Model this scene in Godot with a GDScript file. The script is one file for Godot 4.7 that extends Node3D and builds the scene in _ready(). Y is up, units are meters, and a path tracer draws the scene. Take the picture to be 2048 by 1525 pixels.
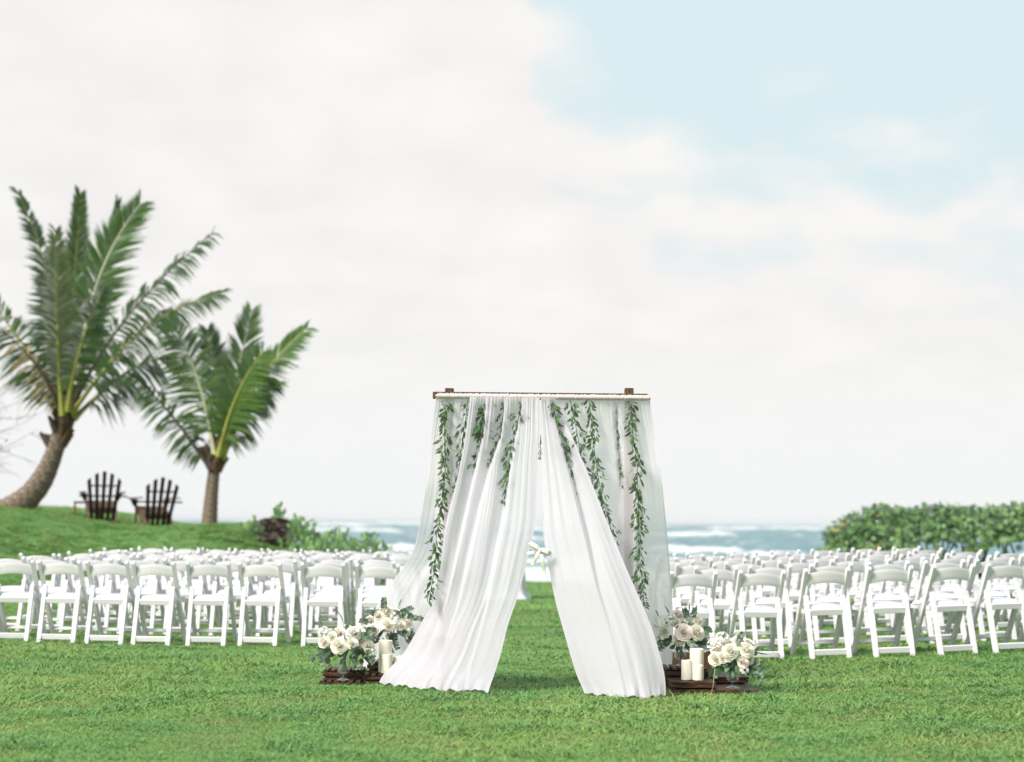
extends Node3D
# A seaside wedding ceremony: a draped arch, rows of white folding chairs, palms on a mound, the sea.

const EYE := 1.18                        # camera height above the lawn
const SEA := -2.0                        # sea level below the lawn

# ------------------------------------------------------------------ mesh builder
class MB:
	var v := PackedVector3Array()
	var n := PackedVector3Array()
	var uv := PackedVector2Array()
	var c := PackedColorArray()
	var ix := PackedInt32Array()
	var tint := Color.WHITE
	var colored := false

	func vert(p: Vector3, u := Vector2.ZERO) -> int:
		v.append(p)
		n.append(Vector3.ZERO)
		uv.append(u)
		c.append(tint)
		return v.size() - 1

	func tri(a: int, b: int, d: int) -> void:
		var q := (v[a] - v[d]).cross(v[a] - v[b])
		n[a] += q
		n[b] += q
		n[d] += q
		ix.append(a)
		ix.append(b)
		ix.append(d)

	func quad(a: int, b: int, d: int, e: int) -> void:
		tri(a, b, d)
		tri(a, d, e)

	# a flat face, turned so that it looks away from mid
	func face(p: PackedVector3Array, mid: Vector3, us := PackedVector2Array()) -> void:
		var ctr := Vector3.ZERO
		for q in p:
			ctr += q
		ctr /= p.size()
		var nn := (p[0] - p[2]).cross(p[0] - p[1])
		var flip := nn.dot(ctr - mid) < 0.0
		var id := []
		for k in p.size():
			var kk := p.size() - 1 - k if flip else k
			id.append(vert(p[kk], us[kk] if us.size() else Vector2(p[kk].x + p[kk].z, p[kk].y)))
		for k in range(1, p.size() - 1):
			tri(id[0], id[k], id[k + 1])

	func box(ctr: Vector3, s: Vector3, b := Basis(), bev := 0.0) -> void:
		var h := s * 0.5
		bev = minf(bev, minf(h.x, minf(h.y, h.z)) * 0.9)
		var P := func(sx: float, sy: float, sz: float, ax: int) -> Vector3:
			var q := Vector3(sx * h.x, sy * h.y, sz * h.z)
			if ax != 0: q.x -= sx * bev
			if ax != 1: q.y -= sy * bev
			if ax != 2: q.z -= sz * bev
			return ctr + b * q
		for s1 in [-1.0, 1.0]:
			face(PackedVector3Array([P.call(s1, -1.0, -1.0, 0), P.call(s1, 1.0, -1.0, 0), P.call(s1, 1.0, 1.0, 0), P.call(s1, -1.0, 1.0, 0)]), ctr)
			face(PackedVector3Array([P.call(-1.0, s1, -1.0, 1), P.call(1.0, s1, -1.0, 1), P.call(1.0, s1, 1.0, 1), P.call(-1.0, s1, 1.0, 1)]), ctr)
			face(PackedVector3Array([P.call(-1.0, -1.0, s1, 2), P.call(1.0, -1.0, s1, 2), P.call(1.0, 1.0, s1, 2), P.call(-1.0, 1.0, s1, 2)]), ctr)
		if bev <= 0.0:
			return
		for s1 in [-1.0, 1.0]:
			for s2 in [-1.0, 1.0]:
				face(PackedVector3Array([P.call(s1, s2, -1.0, 0), P.call(s1, s2, 1.0, 0), P.call(s1, s2, 1.0, 1), P.call(s1, s2, -1.0, 1)]), ctr)
				face(PackedVector3Array([P.call(s1, -1.0, s2, 0), P.call(s1, 1.0, s2, 0), P.call(s1, 1.0, s2, 2), P.call(s1, -1.0, s2, 2)]), ctr)
				face(PackedVector3Array([P.call(-1.0, s1, s2, 1), P.call(1.0, s1, s2, 1), P.call(1.0, s1, s2, 2), P.call(-1.0, s1, s2, 2)]), ctr)
				for s3 in [-1.0, 1.0]:
					face(PackedVector3Array([P.call(s1, s2, s3, 0), P.call(s1, s2, s3, 1), P.call(s1, s2, s3, 2)]), ctr)

	# a square bar from a to b; side is the direction of its width w, t is its thickness
	func bar(a: Vector3, b: Vector3, w: float, t: float, side: Vector3, bev := 0.0) -> void:
		var y := (b - a).normalized()
		var z := side.cross(y).normalized()
		var x := y.cross(z).normalized()
		box((a + b) * 0.5, Vector3(w, (b - a).length(), t), Basis(x, y, z), bev)

	# a convex outline in the plane of (o, ax, ay), given depth along az, edges rounded off by bev
	func slab(o: Vector3, ax: Vector3, ay: Vector3, az: Vector3, poly: PackedVector2Array, d0: float, d1: float, bev: float) -> void:
		var mid2 := Vector2.ZERO
		for q in poly:
			mid2 += q
		mid2 /= poly.size()
		var rings := []
		for k in 4:
			var d: float = [d0, d0 + bev, d1 - bev, d1][k]
			var r := PackedVector3Array()
			for q in poly:
				var e := q
				if k == 0 or k == 3:
					e = q - (q - mid2).normalized() * bev
				r.append(o + ax * e.x + ay * e.y + az * d)
			rings.append(r)
		var mid := o + ax * mid2.x + ay * mid2.y + az * (d0 + d1) * 0.5
		var m := poly.size()
		for k in 3:
			for j in m:
				var j2 := (j + 1) % m
				face(PackedVector3Array([rings[k][j], rings[k][j2], rings[k + 1][j2], rings[k + 1][j]]), mid)
		face(rings[0], mid)
		face(rings[3], mid)

	# rows of points joined into one smooth sheet; around: the last column joins the first
	func grid(rows: Array, around := false, us := Vector2(1, 1)) -> void:
		var w: int = rows[0].size()
		var base := v.size()
		for r in rows.size():
			for k in w:
				vert(rows[r][k], Vector2(us.x * k / float(w - 1), us.y * r / float(rows.size() - 1)))
		for r in rows.size() - 1:
			for k in (w if around else w - 1):
				var k2 := (k + 1) % w
				quad(base + r * w + k, base + r * w + k2, base + (r + 1) * w + k2, base + (r + 1) * w + k)

	func tube(pts: PackedVector3Array, rad: PackedFloat32Array, sides := 6, cap := true, us := Vector2(1, 1)) -> void:
		var rows := []
		var ref := Vector3(0.31, 0.17, 0.93)
		for k in pts.size():
			var t := (pts[mini(k + 1, pts.size() - 1)] - pts[maxi(k - 1, 0)]).normalized()
			var x := (ref - t * ref.dot(t)).normalized()
			var y := t.cross(x)
			ref = x
			var r := PackedVector3Array()
			for j in sides + 1:
				var a := TAU * j / sides
				r.append(pts[k] + (x * cos(a) - y * sin(a)) * rad[k])
			rows.append(r)
		grid(rows, false, us)
		if cap:
			for e in [0, pts.size() - 1]:
				var f := PackedVector3Array()
				for j in sides:
					f.append(rows[e][j])
				face(f, pts[1] if e == 0 else pts[pts.size() - 2])

	# prof: (radius, height) from the bottom up
	func lathe(o: Vector3, prof: PackedVector2Array, seg := 24, wob := 0.0) -> void:
		var rows := []
		for q in prof:
			var r := PackedVector3Array()
			for j in seg + 1:
				var a := -TAU * j / seg
				r.append(o + Vector3(cos(a) * q.x, q.y + wob * sin(a * 3.0 + 1.0) * sin(a * 2.0), sin(a) * q.x))
			rows.append(r)
		grid(rows, false, Vector2(6, 1))

	func leaf(o: Vector3, dir: Vector3, side: Vector3, len: float, wid: float, fold := 0.25, bend := 0.15, round_tip := false) -> void:
		var y := dir.normalized()
		var x := (side - y * side.dot(y)).normalized()
		var z := x.cross(y)
		var prof := [0.0, 0.62, 1.0, 0.85, 0.0]
		var at := [0.0, 0.2, 0.45, 0.72, 1.0]
		if round_tip:
			prof = [0.12, 0.75, 1.0, 0.86, 0.3]
			at = [0.0, 0.2, 0.52, 0.82, 1.0]
		var rows := []
		for k in 5:
			var p: Vector3 = o + y * len * at[k] - z * bend * len * at[k] * at[k]
			var h: float = prof[k] * wid * 0.5
			rows.append(PackedVector3Array([p - x * h + z * fold * h, p, p + x * h + z * fold * h]))
		grid(rows)

	func mesh() -> ArrayMesh:
		for k in n.size():
			n[k] = n[k].normalized() if n[k].length_squared() > 1e-20 else Vector3.UP
		var a := []
		a.resize(Mesh.ARRAY_MAX)
		a[Mesh.ARRAY_VERTEX] = v
		a[Mesh.ARRAY_NORMAL] = n
		a[Mesh.ARRAY_TEX_UV] = uv
		if colored:
			a[Mesh.ARRAY_COLOR] = c
		a[Mesh.ARRAY_INDEX] = ix
		var m := ArrayMesh.new()
		m.add_surface_from_arrays(Mesh.PRIMITIVE_TRIANGLES, a)
		return m

# ------------------------------------------------------------------ scene helpers
var taken := {}
var M := {}
var rng := RandomNumberGenerator.new()
var patch := FastNoiseLite.new()
var fine := FastNoiseLite.new()

func numbered(called: String) -> String:
	taken[called] = taken.get(called, -1) + 1
	return called if taken[called] == 0 else "%s_%03d" % [called, taken[called]]

func tag(o: Node3D, label: String, category: String, group := "") -> Node3D:
	o.set_meta("label", label)
	o.set_meta("category", category)
	if group:
		o.set_meta("group", group)
	return o

func thing(called: String, label: String, category: String, at := Vector3.ZERO, turn := 0.0, group := "") -> Node3D:
	var o := Node3D.new()
	o.name = numbered(called)
	add_child(o)
	o.position = at
	o.rotation.y = turn
	tag(o, label, category, group)
	return o

func put(called: String, mesh: Mesh, mat: Material, parent: Node3D = null) -> MeshInstance3D:
	var o := MeshInstance3D.new()
	o.mesh = mesh
	o.material_override = mat
	if parent == null:
		o.name = numbered(called)
		add_child(o)
	else:
		o.name = called
		parent.add_child(o, true)
	return o

func obj(called: String, mb: MB, mat: Material, parent: Node3D = null) -> MeshInstance3D:
	return put(called, mb.mesh(), mat, parent)

func struct(called: String, mb: MB, mat: Material) -> MeshInstance3D:
	var o := obj(called, mb, mat)
	o.set_meta("kind", "structure")
	return o

func lin(r: float, g: float, b: float) -> Color:
	return Color(r, g, b).linear_to_srgb()

func mat(r: float, g: float, b: float, rough := 0.6, spec := 0.5) -> StandardMaterial3D:
	var m := StandardMaterial3D.new()
	m.albedo_color = lin(r, g, b)
	m.roughness = rough
	m.metallic_specular = spec
	return m

func noise_tex(freq: float, ramp: Array, seed_ := 1, size := 256, kind := FastNoiseLite.TYPE_SIMPLEX_SMOOTH) -> NoiseTexture2D:
	var f := FastNoiseLite.new()
	f.noise_type = kind
	f.seed = seed_
	f.frequency = freq
	f.fractal_octaves = 4
	var t := NoiseTexture2D.new()
	t.width = size
	t.height = size
	t.seamless = true
	t.noise = f
	if ramp.size():
		var g := Gradient.new()
		g.offsets = PackedFloat32Array()
		g.colors = PackedColorArray()
		var off := PackedFloat32Array()
		var col := PackedColorArray()
		for r in ramp:
			off.append(r[0])
			col.append(lin(r[1], r[2], r[3]))
		g.offsets = off
		g.colors = col
		t.color_ramp = g
	return t

func along(path: Array, y: float) -> float:      # x of a path of (x, y) points that runs downwards, at height y
	if y >= path[0].y:
		return path[0].x
	for k in range(1, path.size()):
		if y >= path[k].y:
			var t: float = (path[k - 1].y - y) / (path[k - 1].y - path[k].y)
			return lerpf(path[k - 1].x, path[k].x, t)
	return path[path.size() - 1].x

func edge3(e: Array, y: float) -> Vector3:        # the point of an edge (x, y, z, x, y, z ...) at height y
	var m := e.size() / 3
	if y >= e[1]:
		return Vector3(e[0], y, e[2])
	for k in range(1, m):
		if y >= e[k * 3 + 1]:
			var t: float = (e[k * 3 - 2] - y) / (e[k * 3 - 2] - e[k * 3 + 1])
			return Vector3(lerpf(e[k * 3 - 3], e[k * 3], t), y, lerpf(e[k * 3 - 1], e[k * 3 + 2], t))
	return Vector3(e[m * 3 - 3], y, e[m * 3 - 1])

func bez(p: Array, t: float) -> Vector3:
	var a: Vector3 = p[0].lerp(p[1], t)
	var b: Vector3 = p[1].lerp(p[2], t)
	var c: Vector3 = p[2].lerp(p[3], t)
	return a.lerp(b, t).lerp(b.lerp(c, t), t)

func step01(a: float, b: float, x: float) -> float:
	return smoothstep(a, b, x)

# ------------------------------------------------------------------ the ground
func crest(x: float) -> float:                    # height of the palm mound along its top
	var xs := [-30.0, -14.0, -9.7, -8.5, -8.0, -7.35, -6.5, -5.9, -5.3, -4.9, -4.5, -4.1, -3.2, -2.2, -1.0]
	var hs := [1.5, 1.6, 1.40, 1.26, 1.18, 1.08, 1.03, 1.07, 1.10, 1.01, 0.9, 0.74, 0.4, 0.12, 0.0]
	if x <= xs[0]: return hs[0]
	for k in range(1, xs.size()):
		if x < xs[k]:
			return lerpf(hs[k - 1], hs[k], (x - xs[k - 1]) / (xs[k] - xs[k - 1]))
	return 0.0

func ground(x: float, z: float) -> float:
	var d := -z
	var h := 0.0
	if x < -1.0 and d > 15.0:
		var start := lerpf(21.5, 17.0, step01(-5.5, -10.0, x))
		h += crest(x) * step01(start, 27.0, d)
	if x > 1.8:
		h += minf(0.036 * (x - 1.8), 0.2) * step01(7.0, 11.0, d)
	h += fine.get_noise_2d(x * 9.0, z * 9.0) * 0.012
	var end := 29.6 + patch.get_noise_2d(x * 2.0, 7.0) * 1.2 + (4.5 * step01(-2.5, -6.0, x))
	if d > end:
		h -= (SEA * -1.0 + 0.6 + h) * step01(end, end + 11.0, d) + 0.35 * step01(end, end + 0.6, d)
	return h

# ------------------------------------------------------------------ camera, sky, sun, air
func camera_and_light() -> void:
	var cam := Camera3D.new()
	cam.name = "camera"
	add_child(cam)
	cam.position = Vector3(0, EYE, 0)
	cam.rotation_degrees = Vector3(5.49, 0, 0.55)
	cam.fov = 29.08
	var lens := CameraAttributesPhysical.new()
	lens.frustum_focal_length = 46.27            # an 80 mm lens on medium format, wide open
	lens.exposure_aperture = 1.157
	lens.frustum_focus_distance = 10.25
	lens.frustum_near = 0.1
	lens.frustum_far = 20000.0
	cam.attributes = lens
	cam.far = 20000.0
	cam.current = true

	var env := Environment.new()
	env.background_mode = Environment.BG_SKY
	env.tonemap_mode = Environment.TONE_MAPPER_LINEAR
	env.tonemap_exposure = 4.1
	env.sdfgi_enabled = true
	env.ssao_enabled = true
	env.ssil_enabled = true
	env.fog_enabled = true
	env.fog_density = 0.0002
	env.fog_light_color = Color(0.93, 0.95, 0.97)
	var sky := Sky.new()
	var pan := PanoramaSkyMaterial.new()
	pan.panorama = sky_picture()
	sky.sky_material = pan
	env.sky = sky
	env.background_energy_multiplier = 0.535
	var we := WorldEnvironment.new()
	we.name = "world_environment"
	we.environment = env
	add_child(we)

	var sun := DirectionalLight3D.new()
	sun.name = "sun"
	sun.light_energy = 0.5
	sun.light_color = Color(1.0, 0.97, 0.93)
	sun.light_angular_distance = 20.0
	sun.shadow_enabled = true
	add_child(sun)
	sun.look_at_from_position(Vector3.ZERO, -Vector3(-0.54, 0.68, 0.50))

func sky_picture() -> ImageTexture:
	var w := 3072
	var h := 1536
	var im := Image.create(w, h, false, Image.FORMAT_RGBF)
	im.fill(Color(0.26, 0.29, 0.26))
	var big := FastNoiseLite.new()
	big.seed = 11
	big.frequency = 1.5
	big.fractal_octaves = 5
	var soft := FastNoiseLite.new()
	soft.seed = 5
	soft.frequency = 3.0
	soft.fractal_octaves = 5
	var billow := FastNoiseLite.new()
	billow.seed = 31
	billow.frequency = 4.2
	billow.fractal_octaves = 4
	billow.fractal_type = FastNoiseLite.FRACTAL_RIDGED
	for y in h / 2:
		var el := PI * 0.5 - PI * (y + 0.5) / h
		var ce := cos(el)
		var eld := rad_to_deg(el)
		var low := step01(9.0, 1.0, eld)
		for x in w:
			var az := wrapf(TAU * (x + 0.5) / w, -PI, PI)
			var azd := rad_to_deg(az)
			# clouds lie in a layer, so that they flatten towards the horizon
			var px := sin(az) * ce
			var pz := -cos(az) * ce
			var lay := 1.0 / (sin(el) + 0.22)
			var q := big.get_noise_3d(px * lay, pz * lay, 0.4)
			var s := soft.get_noise_3d(px * 1.3 * lay, sin(el) * 3.6, pz * 1.3 * lay)
			var b := billow.get_noise_3d(px * 2.2, sin(el) * 2.6, pz * 2.2)
			# broken cloud above, thickening towards the horizon; the gap that the lens sees lies to the right of its middle
			var cover := 0.28 + q * 1.5 - 0.10 * step01(22.0, 60.0, eld) + 0.6 * step01(15.0, 4.0, eld)
			if absf(azd + 2.0) < 62.0 and eld < 48.0:
				var line := 12.1 + 8.0 * exp(-maxf(azd - 0.2, 0.0) / 3.2) + 30.0 * step01(0.8, -2.5, azd) + 4.0 * step01(24.0, 44.0, azd)
				var here := (line - eld) / 3.4 + q * 1.1 + s * 1.15 - b * 0.45 + 0.25
				var k := step01(62.0, 36.0, absf(azd + 2.0)) * step01(48.0, 26.0, eld)
				cover = lerpf(cover, here, k)
			var cl := step01(-0.75, 0.95, cover)
			var blue := Color(0.322, 0.386, 0.404).lerp(Color(0.23, 0.34, 0.47), step01(16.0, 70.0, eld))
			blue = blue.lerp(Color(0.40, 0.42, 0.423), step01(13.0, 3.0, eld))
			var shade := clampf(0.55 + s * 0.65 - b * 0.3 + q * 0.3, 0.0, 1.0)
			var white := Color(0.404, 0.399, 0.394).lerp(Color(0.446, 0.435, 0.422), shade)
			white = white.lerp(Color(0.418, 0.424, 0.422), low)
			im.set_pixel(x, y, blue.lerp(white, cl * 0.98))
	return ImageTexture.create_from_image(im)

# ------------------------------------------------------------------ materials
func materials() -> void:
	M.chair = mat(0.665, 0.65, 0.70, 0.42, 0.4)
	M.chair_b = mat(0.64, 0.63, 0.675, 0.5, 0.4)
	M.chair_c = mat(0.67, 0.655, 0.69, 0.38, 0.4)
	M.cushion = mat(0.56, 0.56, 0.585, 0.6, 0.3)
	M.cloth = mat(0.72, 0.683, 0.785, 0.95, 0.1)
	M.cloth.transparency = BaseMaterial3D.TRANSPARENCY_ALPHA
	M.cloth.albedo_color.a = 0.93
	M.cloth.backlight_enabled = true
	M.cloth.backlight = lin(1, 1, 1)
	M.cloth.normal_enabled = true
	var weave := noise_tex(0.12, [], 3, 256)
	weave.as_normal_map = true
	weave.bump_strength = 2.0
	M.cloth.normal_texture = weave
	M.cloth.normal_scale = 0.12
	M.cloth.uv1_scale = Vector3(6, 12, 1)
	M.sheer = M.cloth.duplicate()
	M.sheer.albedo_color = lin(0.81, 0.765, 0.85)
	M.sheer.albedo_color.a = 0.86
	M.ribbon = mat(0.72, 0.69, 0.64, 0.35, 0.5)
	M.ribbon.backlight_enabled = true
	M.ribbon.backlight = Color(0.3, 0.3, 0.3)

	M.post = mat(1, 1, 1, 0.75, 0.2)
	M.post.albedo_texture = noise_tex(0.03, [[0.0, 0.045, 0.026, 0.013], [0.5, 0.095, 0.058, 0.03], [1.0, 0.17, 0.115, 0.065]], 4)
	M.post.uv1_triplanar = true
	M.post.uv1_scale = Vector3(9, 0.9, 9)
	M.pale_wood = mat(0.55, 0.42, 0.28, 0.7, 0.2)
	M.crate = []
	for k in 3:
		var m := mat(1, 1, 1, 0.5, 0.35)
		m.albedo_texture = noise_tex(0.02, [[0.0, 0.014, 0.007, 0.005], [0.45, 0.042, 0.021, 0.014], [0.62, 0.078, 0.038, 0.021], [1.0, 0.17, 0.08, 0.035]], 20 + k)
		m.uv1_triplanar = true
		m.uv1_scale = Vector3(1.2, 14, 14)
		M.crate.append(m)
	M.crate_depth = M.crate[0].duplicate()
	M.crate_depth.uv1_scale = Vector3(14, 14, 1.2)
	M.dark_slat = mat(1, 1, 1, 0.75, 0.2)
	M.dark_slat.albedo_texture = noise_tex(0.03, [[0.0, 0.006, 0.004, 0.003], [0.6, 0.013, 0.009, 0.006], [1.0, 0.035, 0.022, 0.014]], 31)
	M.dark_slat.uv1_triplanar = true
	M.dark_slat.uv1_scale = Vector3(8, 1, 8)
	M.worn_wood = mat(1, 1, 1, 0.7, 0.3)
	M.worn_wood.albedo_texture = noise_tex(0.03, [[0.0, 0.045, 0.028, 0.018], [0.5, 0.115, 0.072, 0.05], [1.0, 0.25, 0.18, 0.14]], 33)
	M.worn_wood.uv1_triplanar = true
	M.worn_wood.uv1_scale = Vector3(1.5, 9, 9)
	M.warm_wood = mat(1, 1, 1, 0.55, 0.4)
	M.warm_wood.albedo_texture = noise_tex(0.03, [[0.0, 0.10, 0.045, 0.015], [0.5, 0.22, 0.10, 0.03], [1.0, 0.36, 0.19, 0.07]], 34)
	M.warm_wood.uv1_triplanar = true
	M.warm_wood.uv1_scale = Vector3(1.5, 9, 9)
	M.card = mat(0.32, 0.185, 0.10, 0.85, 0.1)
	M.paper = mat(0.74, 0.77, 0.80, 0.8, 0.2)

	M.wax = mat(0.82, 0.78, 0.68, 0.42, 0.4)
	M.wax.subsurf_scatter_enabled = true
	M.wax.subsurf_scatter_strength = 0.35
	M.wick = mat(0.05, 0.04, 0.03, 0.9)
	M.glass = mat(1, 1, 1, 0.03, 0.5)
	M.glass.transparency = BaseMaterial3D.TRANSPARENCY_ALPHA
	M.glass.albedo_color = Color(0.93, 0.97, 0.96, 0.06)

	M.greens = []                                  # glossy garland leaves
	for g in [[0.034, 0.09, 0.022], [0.052, 0.125, 0.034], [0.085, 0.17, 0.05], [0.02, 0.055, 0.016]]:
		M.greens.append(leafy(g[0], g[1], g[2], 0.42, 0.24))
	M.euc = []                                     # dusty blue-green leaves
	for g in [[0.08, 0.145, 0.085], [0.14, 0.215, 0.14], [0.045, 0.095, 0.048], [0.03, 0.075, 0.026]]:
		M.euc.append(leafy(g[0], g[1], g[2], 0.62, 0.16))
	M.stem = mat(0.05, 0.085, 0.025, 0.7)
	M.petal = []
	for g in [[0.86, 0.825, 0.70], [0.86, 0.835, 0.765], [0.88, 0.80, 0.73]]:
		M.petal.append(leafy(g[0], g[1], g[2], 0.6, 0.5))
	M.tiny_white = leafy(0.84, 0.84, 0.78, 0.7, 0.4)
	M.frond = []
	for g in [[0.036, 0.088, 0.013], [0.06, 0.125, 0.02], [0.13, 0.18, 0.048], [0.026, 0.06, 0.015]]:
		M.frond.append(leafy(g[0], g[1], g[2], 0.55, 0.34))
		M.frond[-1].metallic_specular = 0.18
	M.frond_dry = leafy(0.30, 0.24, 0.13, 0.7, 0.3)
	M.rachis = mat(0.24, 0.25, 0.045, 0.5)
	M.rachis_pale = mat(0.42, 0.43, 0.30, 0.5)
	M.bark = mat(1, 1, 1, 0.9, 0.15)
	M.bark.albedo_texture = noise_tex(0.035, [[0.25, 0.035, 0.026, 0.02], [0.5, 0.15, 0.115, 0.09], [0.75, 0.33, 0.27, 0.22]], 51)
	M.bark.uv1_scale = Vector3(0.7, 16, 1)
	M.bark_dark = mat(1, 1, 1, 0.95, 0.1)
	M.bark_dark.albedo_texture = noise_tex(0.03, [[0.0, 0.02, 0.015, 0.011], [0.5, 0.075, 0.055, 0.042], [1.0, 0.20, 0.165, 0.14]], 52)
	M.bark_dark.uv1_triplanar = true
	M.bark_dark.uv1_scale = Vector3(3, 3, 3)
	M.drift = mat(1, 1, 1, 0.95, 0.1)
	M.drift.albedo_texture = noise_tex(0.03, [[0.3, 0.012, 0.009, 0.007], [0.55, 0.035, 0.026, 0.021], [0.8, 0.15, 0.13, 0.115]], 53)
	M.drift.uv1_triplanar = true
	M.drift.uv1_scale = Vector3(1.6, 1.6, 1.6)
	M.boot = mat(0.10, 0.062, 0.038, 0.9, 0.1)
	M.hedge = []
	for g in [[0.07, 0.15, 0.045], [0.105, 0.20, 0.065], [0.155, 0.25, 0.09], [0.035, 0.08, 0.03], [0.42, 0.28, 0.05]]:
		M.hedge.append(leafy(g[0], g[1], g[2], 0.4, 0.3))
	M.shoot = []
	for g in [[0.09, 0.21, 0.04], [0.14, 0.28, 0.06], [0.055, 0.14, 0.03]]:
		M.shoot.append(leafy(g[0], g[1], g[2], 0.5, 0.4))
	M.twig = mat(0.10, 0.075, 0.055, 0.9)
	M.straw = mat(0.48, 0.38, 0.20, 0.8)

	M.soil = mat(1, 1, 1, 0.95, 0.05)
	M.soil.albedo_texture = noise_tex(0.02, [[0.0, 0.075, 0.16, 0.05], [0.5, 0.105, 0.205, 0.065], [0.8, 0.13, 0.20, 0.07], [1.0, 0.19, 0.165, 0.085]], 61, 512)
	M.soil.uv1_triplanar = true
	M.soil.uv1_world_triplanar = true
	M.soil.uv1_scale = Vector3(0.33, 0.33, 0.33)
	M.soil.vertex_color_use_as_albedo = true
	M.blade = mat(1, 1, 1, 0.5, 0.3)
	M.blade.vertex_color_use_as_albedo = true
	M.blade.backlight_enabled = true
	M.blade.backlight = lin(0.36, 0.36, 0.36)
	M.water = mat(1, 1, 1, 0.35, 0.3)
	M.water.vertex_color_use_as_albedo = true

func leafy(r: float, g: float, b: float, rough: float, through: float) -> StandardMaterial3D:
	var m := mat(r, g, b, rough, 0.35)
	m.backlight_enabled = true
	m.backlight = lin(through, through, through)
	return m

# ------------------------------------------------------------------ lawn, grass, sea
func lawn() -> void:
	var xs := PackedFloat32Array()
	for k in 90: xs.append(-13.0 + k * 0.3)
	var outer := [16.0, 20.0, 28.0, 45.0, 80.0, 160.0, 400.0]
	for k in outer: xs.append(k)
	for k in outer: xs.insert(0, -k)
	var zs := PackedFloat32Array()
	for k in 120: zs.append(-45.0 + k * 0.4)
	for k in [8.0, 20.0, 60.0, 150.0, 400.0]: zs.append(k)
	var mb := MB.new()
	mb.colored = true
	var w := xs.size()
	for z in zs:
		for x in xs:
			var bed := step01(29.8, 32.5, -z) * step01(-3.0, 0.0, x)
			mb.tint = Color.WHITE.lerp(Color(3.0, 1.6, 4.0), bed)
			mb.vert(Vector3(x, ground(x, z), z), Vector2(x, z))
	for r in zs.size() - 1:
		for k in w - 1:
			mb.quad(r * w + k, r * w + k + 1, (r + 1) * w + k + 1, (r + 1) * w + k)
	var o := struct("lawn", mb, M.soil)
	o.set_meta("label", "green lawn that rises to a mound under the palms")

func grass() -> void:
	rng.seed = 77
	var tufts := []
	for kind in 3:
		var mb := MB.new()
		mb.colored = true
		for k in 9:
			var a := rng.randf() * TAU
			var r := rng.randf() * 0.035
			var lean := rng.randf_range(0.9, 4.0)
			var ln := rng.randf_range(0.024, 0.056)
			var wd := rng.randf_range(0.0035, 0.006)
			var o := Vector3(cos(a) * r, -0.004, sin(a) * r)
			var b := rng.randf() * TAU
			var dir := Vector3(cos(b) * lean, 1.0, sin(b) * lean).normalized()
			var side := Vector3(-sin(b), 0, cos(b)) * wd * 0.5
			var tip := o + dir * ln + Vector3(cos(b), -0.25, sin(b)) * ln * 0.35
			var mid := o + dir * ln * 0.55
			var lum := rng.randf_range(0.75, 1.25)
			mb.tint = Color(lum, lum, lum)
			var i0 := mb.vert(o - side)
			var i1 := mb.vert(o + side)
			var i2 := mb.vert(mid + side * 0.8)
			var i3 := mb.vert(mid - side * 0.8)
			var i4 := mb.vert(tip)
			mb.quad(i0, i1, i2, i3)
			mb.tri(i3, i2, i4)
		tufts.append(mb.mesh())
	var zones := [[6.0, 9.0, 62000, 1.0], [9.0, 13.0, 62000, 1.25], [13.0, 20.0, 60000, 1.6], [20.0, 33.0, 52000, 2.0]]
	var names := ["short_lawn_grass", "lush_lawn_grass", "coarse_lawn_grass"]
	for kind in 3:
		var tf: Array[Transform3D] = []
		var col := PackedColorArray()
		for zn in zones:
			for k in int(zn[2] / 3.0):
				var d: float = sqrt(lerpf(zn[0] * zn[0], zn[1] * zn[1], rng.randf()))
				var half := d * (0.36 if d < 13.0 else 0.43) + 0.9
				var x := rng.randf_range(-half - 0.25, half + 0.25)
				var z := -d
				if d > 29.3 and x > -3.0: continue
				var p := patch.get_noise_2d(x * 5.0, z * 5.0)
				var p2 := patch.get_noise_2d(x * 22.0 + 40.0, z * 22.0)
				var p3 := fine.get_noise_2d(x * 60.0, z * 60.0)
				var green := Color(0.17, 0.34, 0.095)
				green = green.lerp(Color(0.27, 0.42, 0.115), clampf(0.38 + p * 0.7 + rng.randf_range(-0.3, 0.4), 0, 1))
				green = green.lerp(Color(0.12, 0.29, 0.10), clampf(-p2 * 1.2, 0, 0.45))
				var dry := clampf((p2 * 1.3 + p3 * 0.8 - 0.16) * 2.6, 0.0, 0.85)
				if rng.randf() < 0.03 + dry * 0.28:
					green = green.lerp(Color(0.36, 0.28, 0.14), rng.randf_range(0.3, 0.9))
				if d > 20.0: green = green * 1.12
				var sc: float = zn[3] * rng.randf_range(0.7, 1.25) * (1.0 + clampf(-p2, 0, 0.5) * 0.9 + p * 0.5)
				if rng.randf() < 0.02: sc *= 1.6
				var yaw := rng.randf() * TAU
				var bs := Basis(Vector3.UP, yaw).scaled(Vector3(sc, sc * (0.75 if zn[3] > 1.5 else 1.0), sc))
				tf.append(Transform3D(bs, Vector3(x, ground(x, z), z)))
				col.append(green)
		var mm := MultiMesh.new()
		mm.transform_format = MultiMesh.TRANSFORM_3D
		mm.use_colors = true
		mm.mesh = tufts[kind]
		mm.instance_count = tf.size()
		for k in tf.size():
			mm.set_instance_transform(k, tf[k])
			mm.set_instance_color(k, col[k])
		var o := MultiMeshInstance3D.new()
		o.name = numbered(names[kind])
		o.multimesh = mm
		o.material_override = M.blade
		o.set_meta("kind", "stuff")
		o.set_meta("label", ["short green turf blades covering the lawn", "dense turf tufts covering the lawn", "coarse turf tufts covering the lawn"][kind])
		o.set_meta("category", "grass")
		add_child(o)

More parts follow.
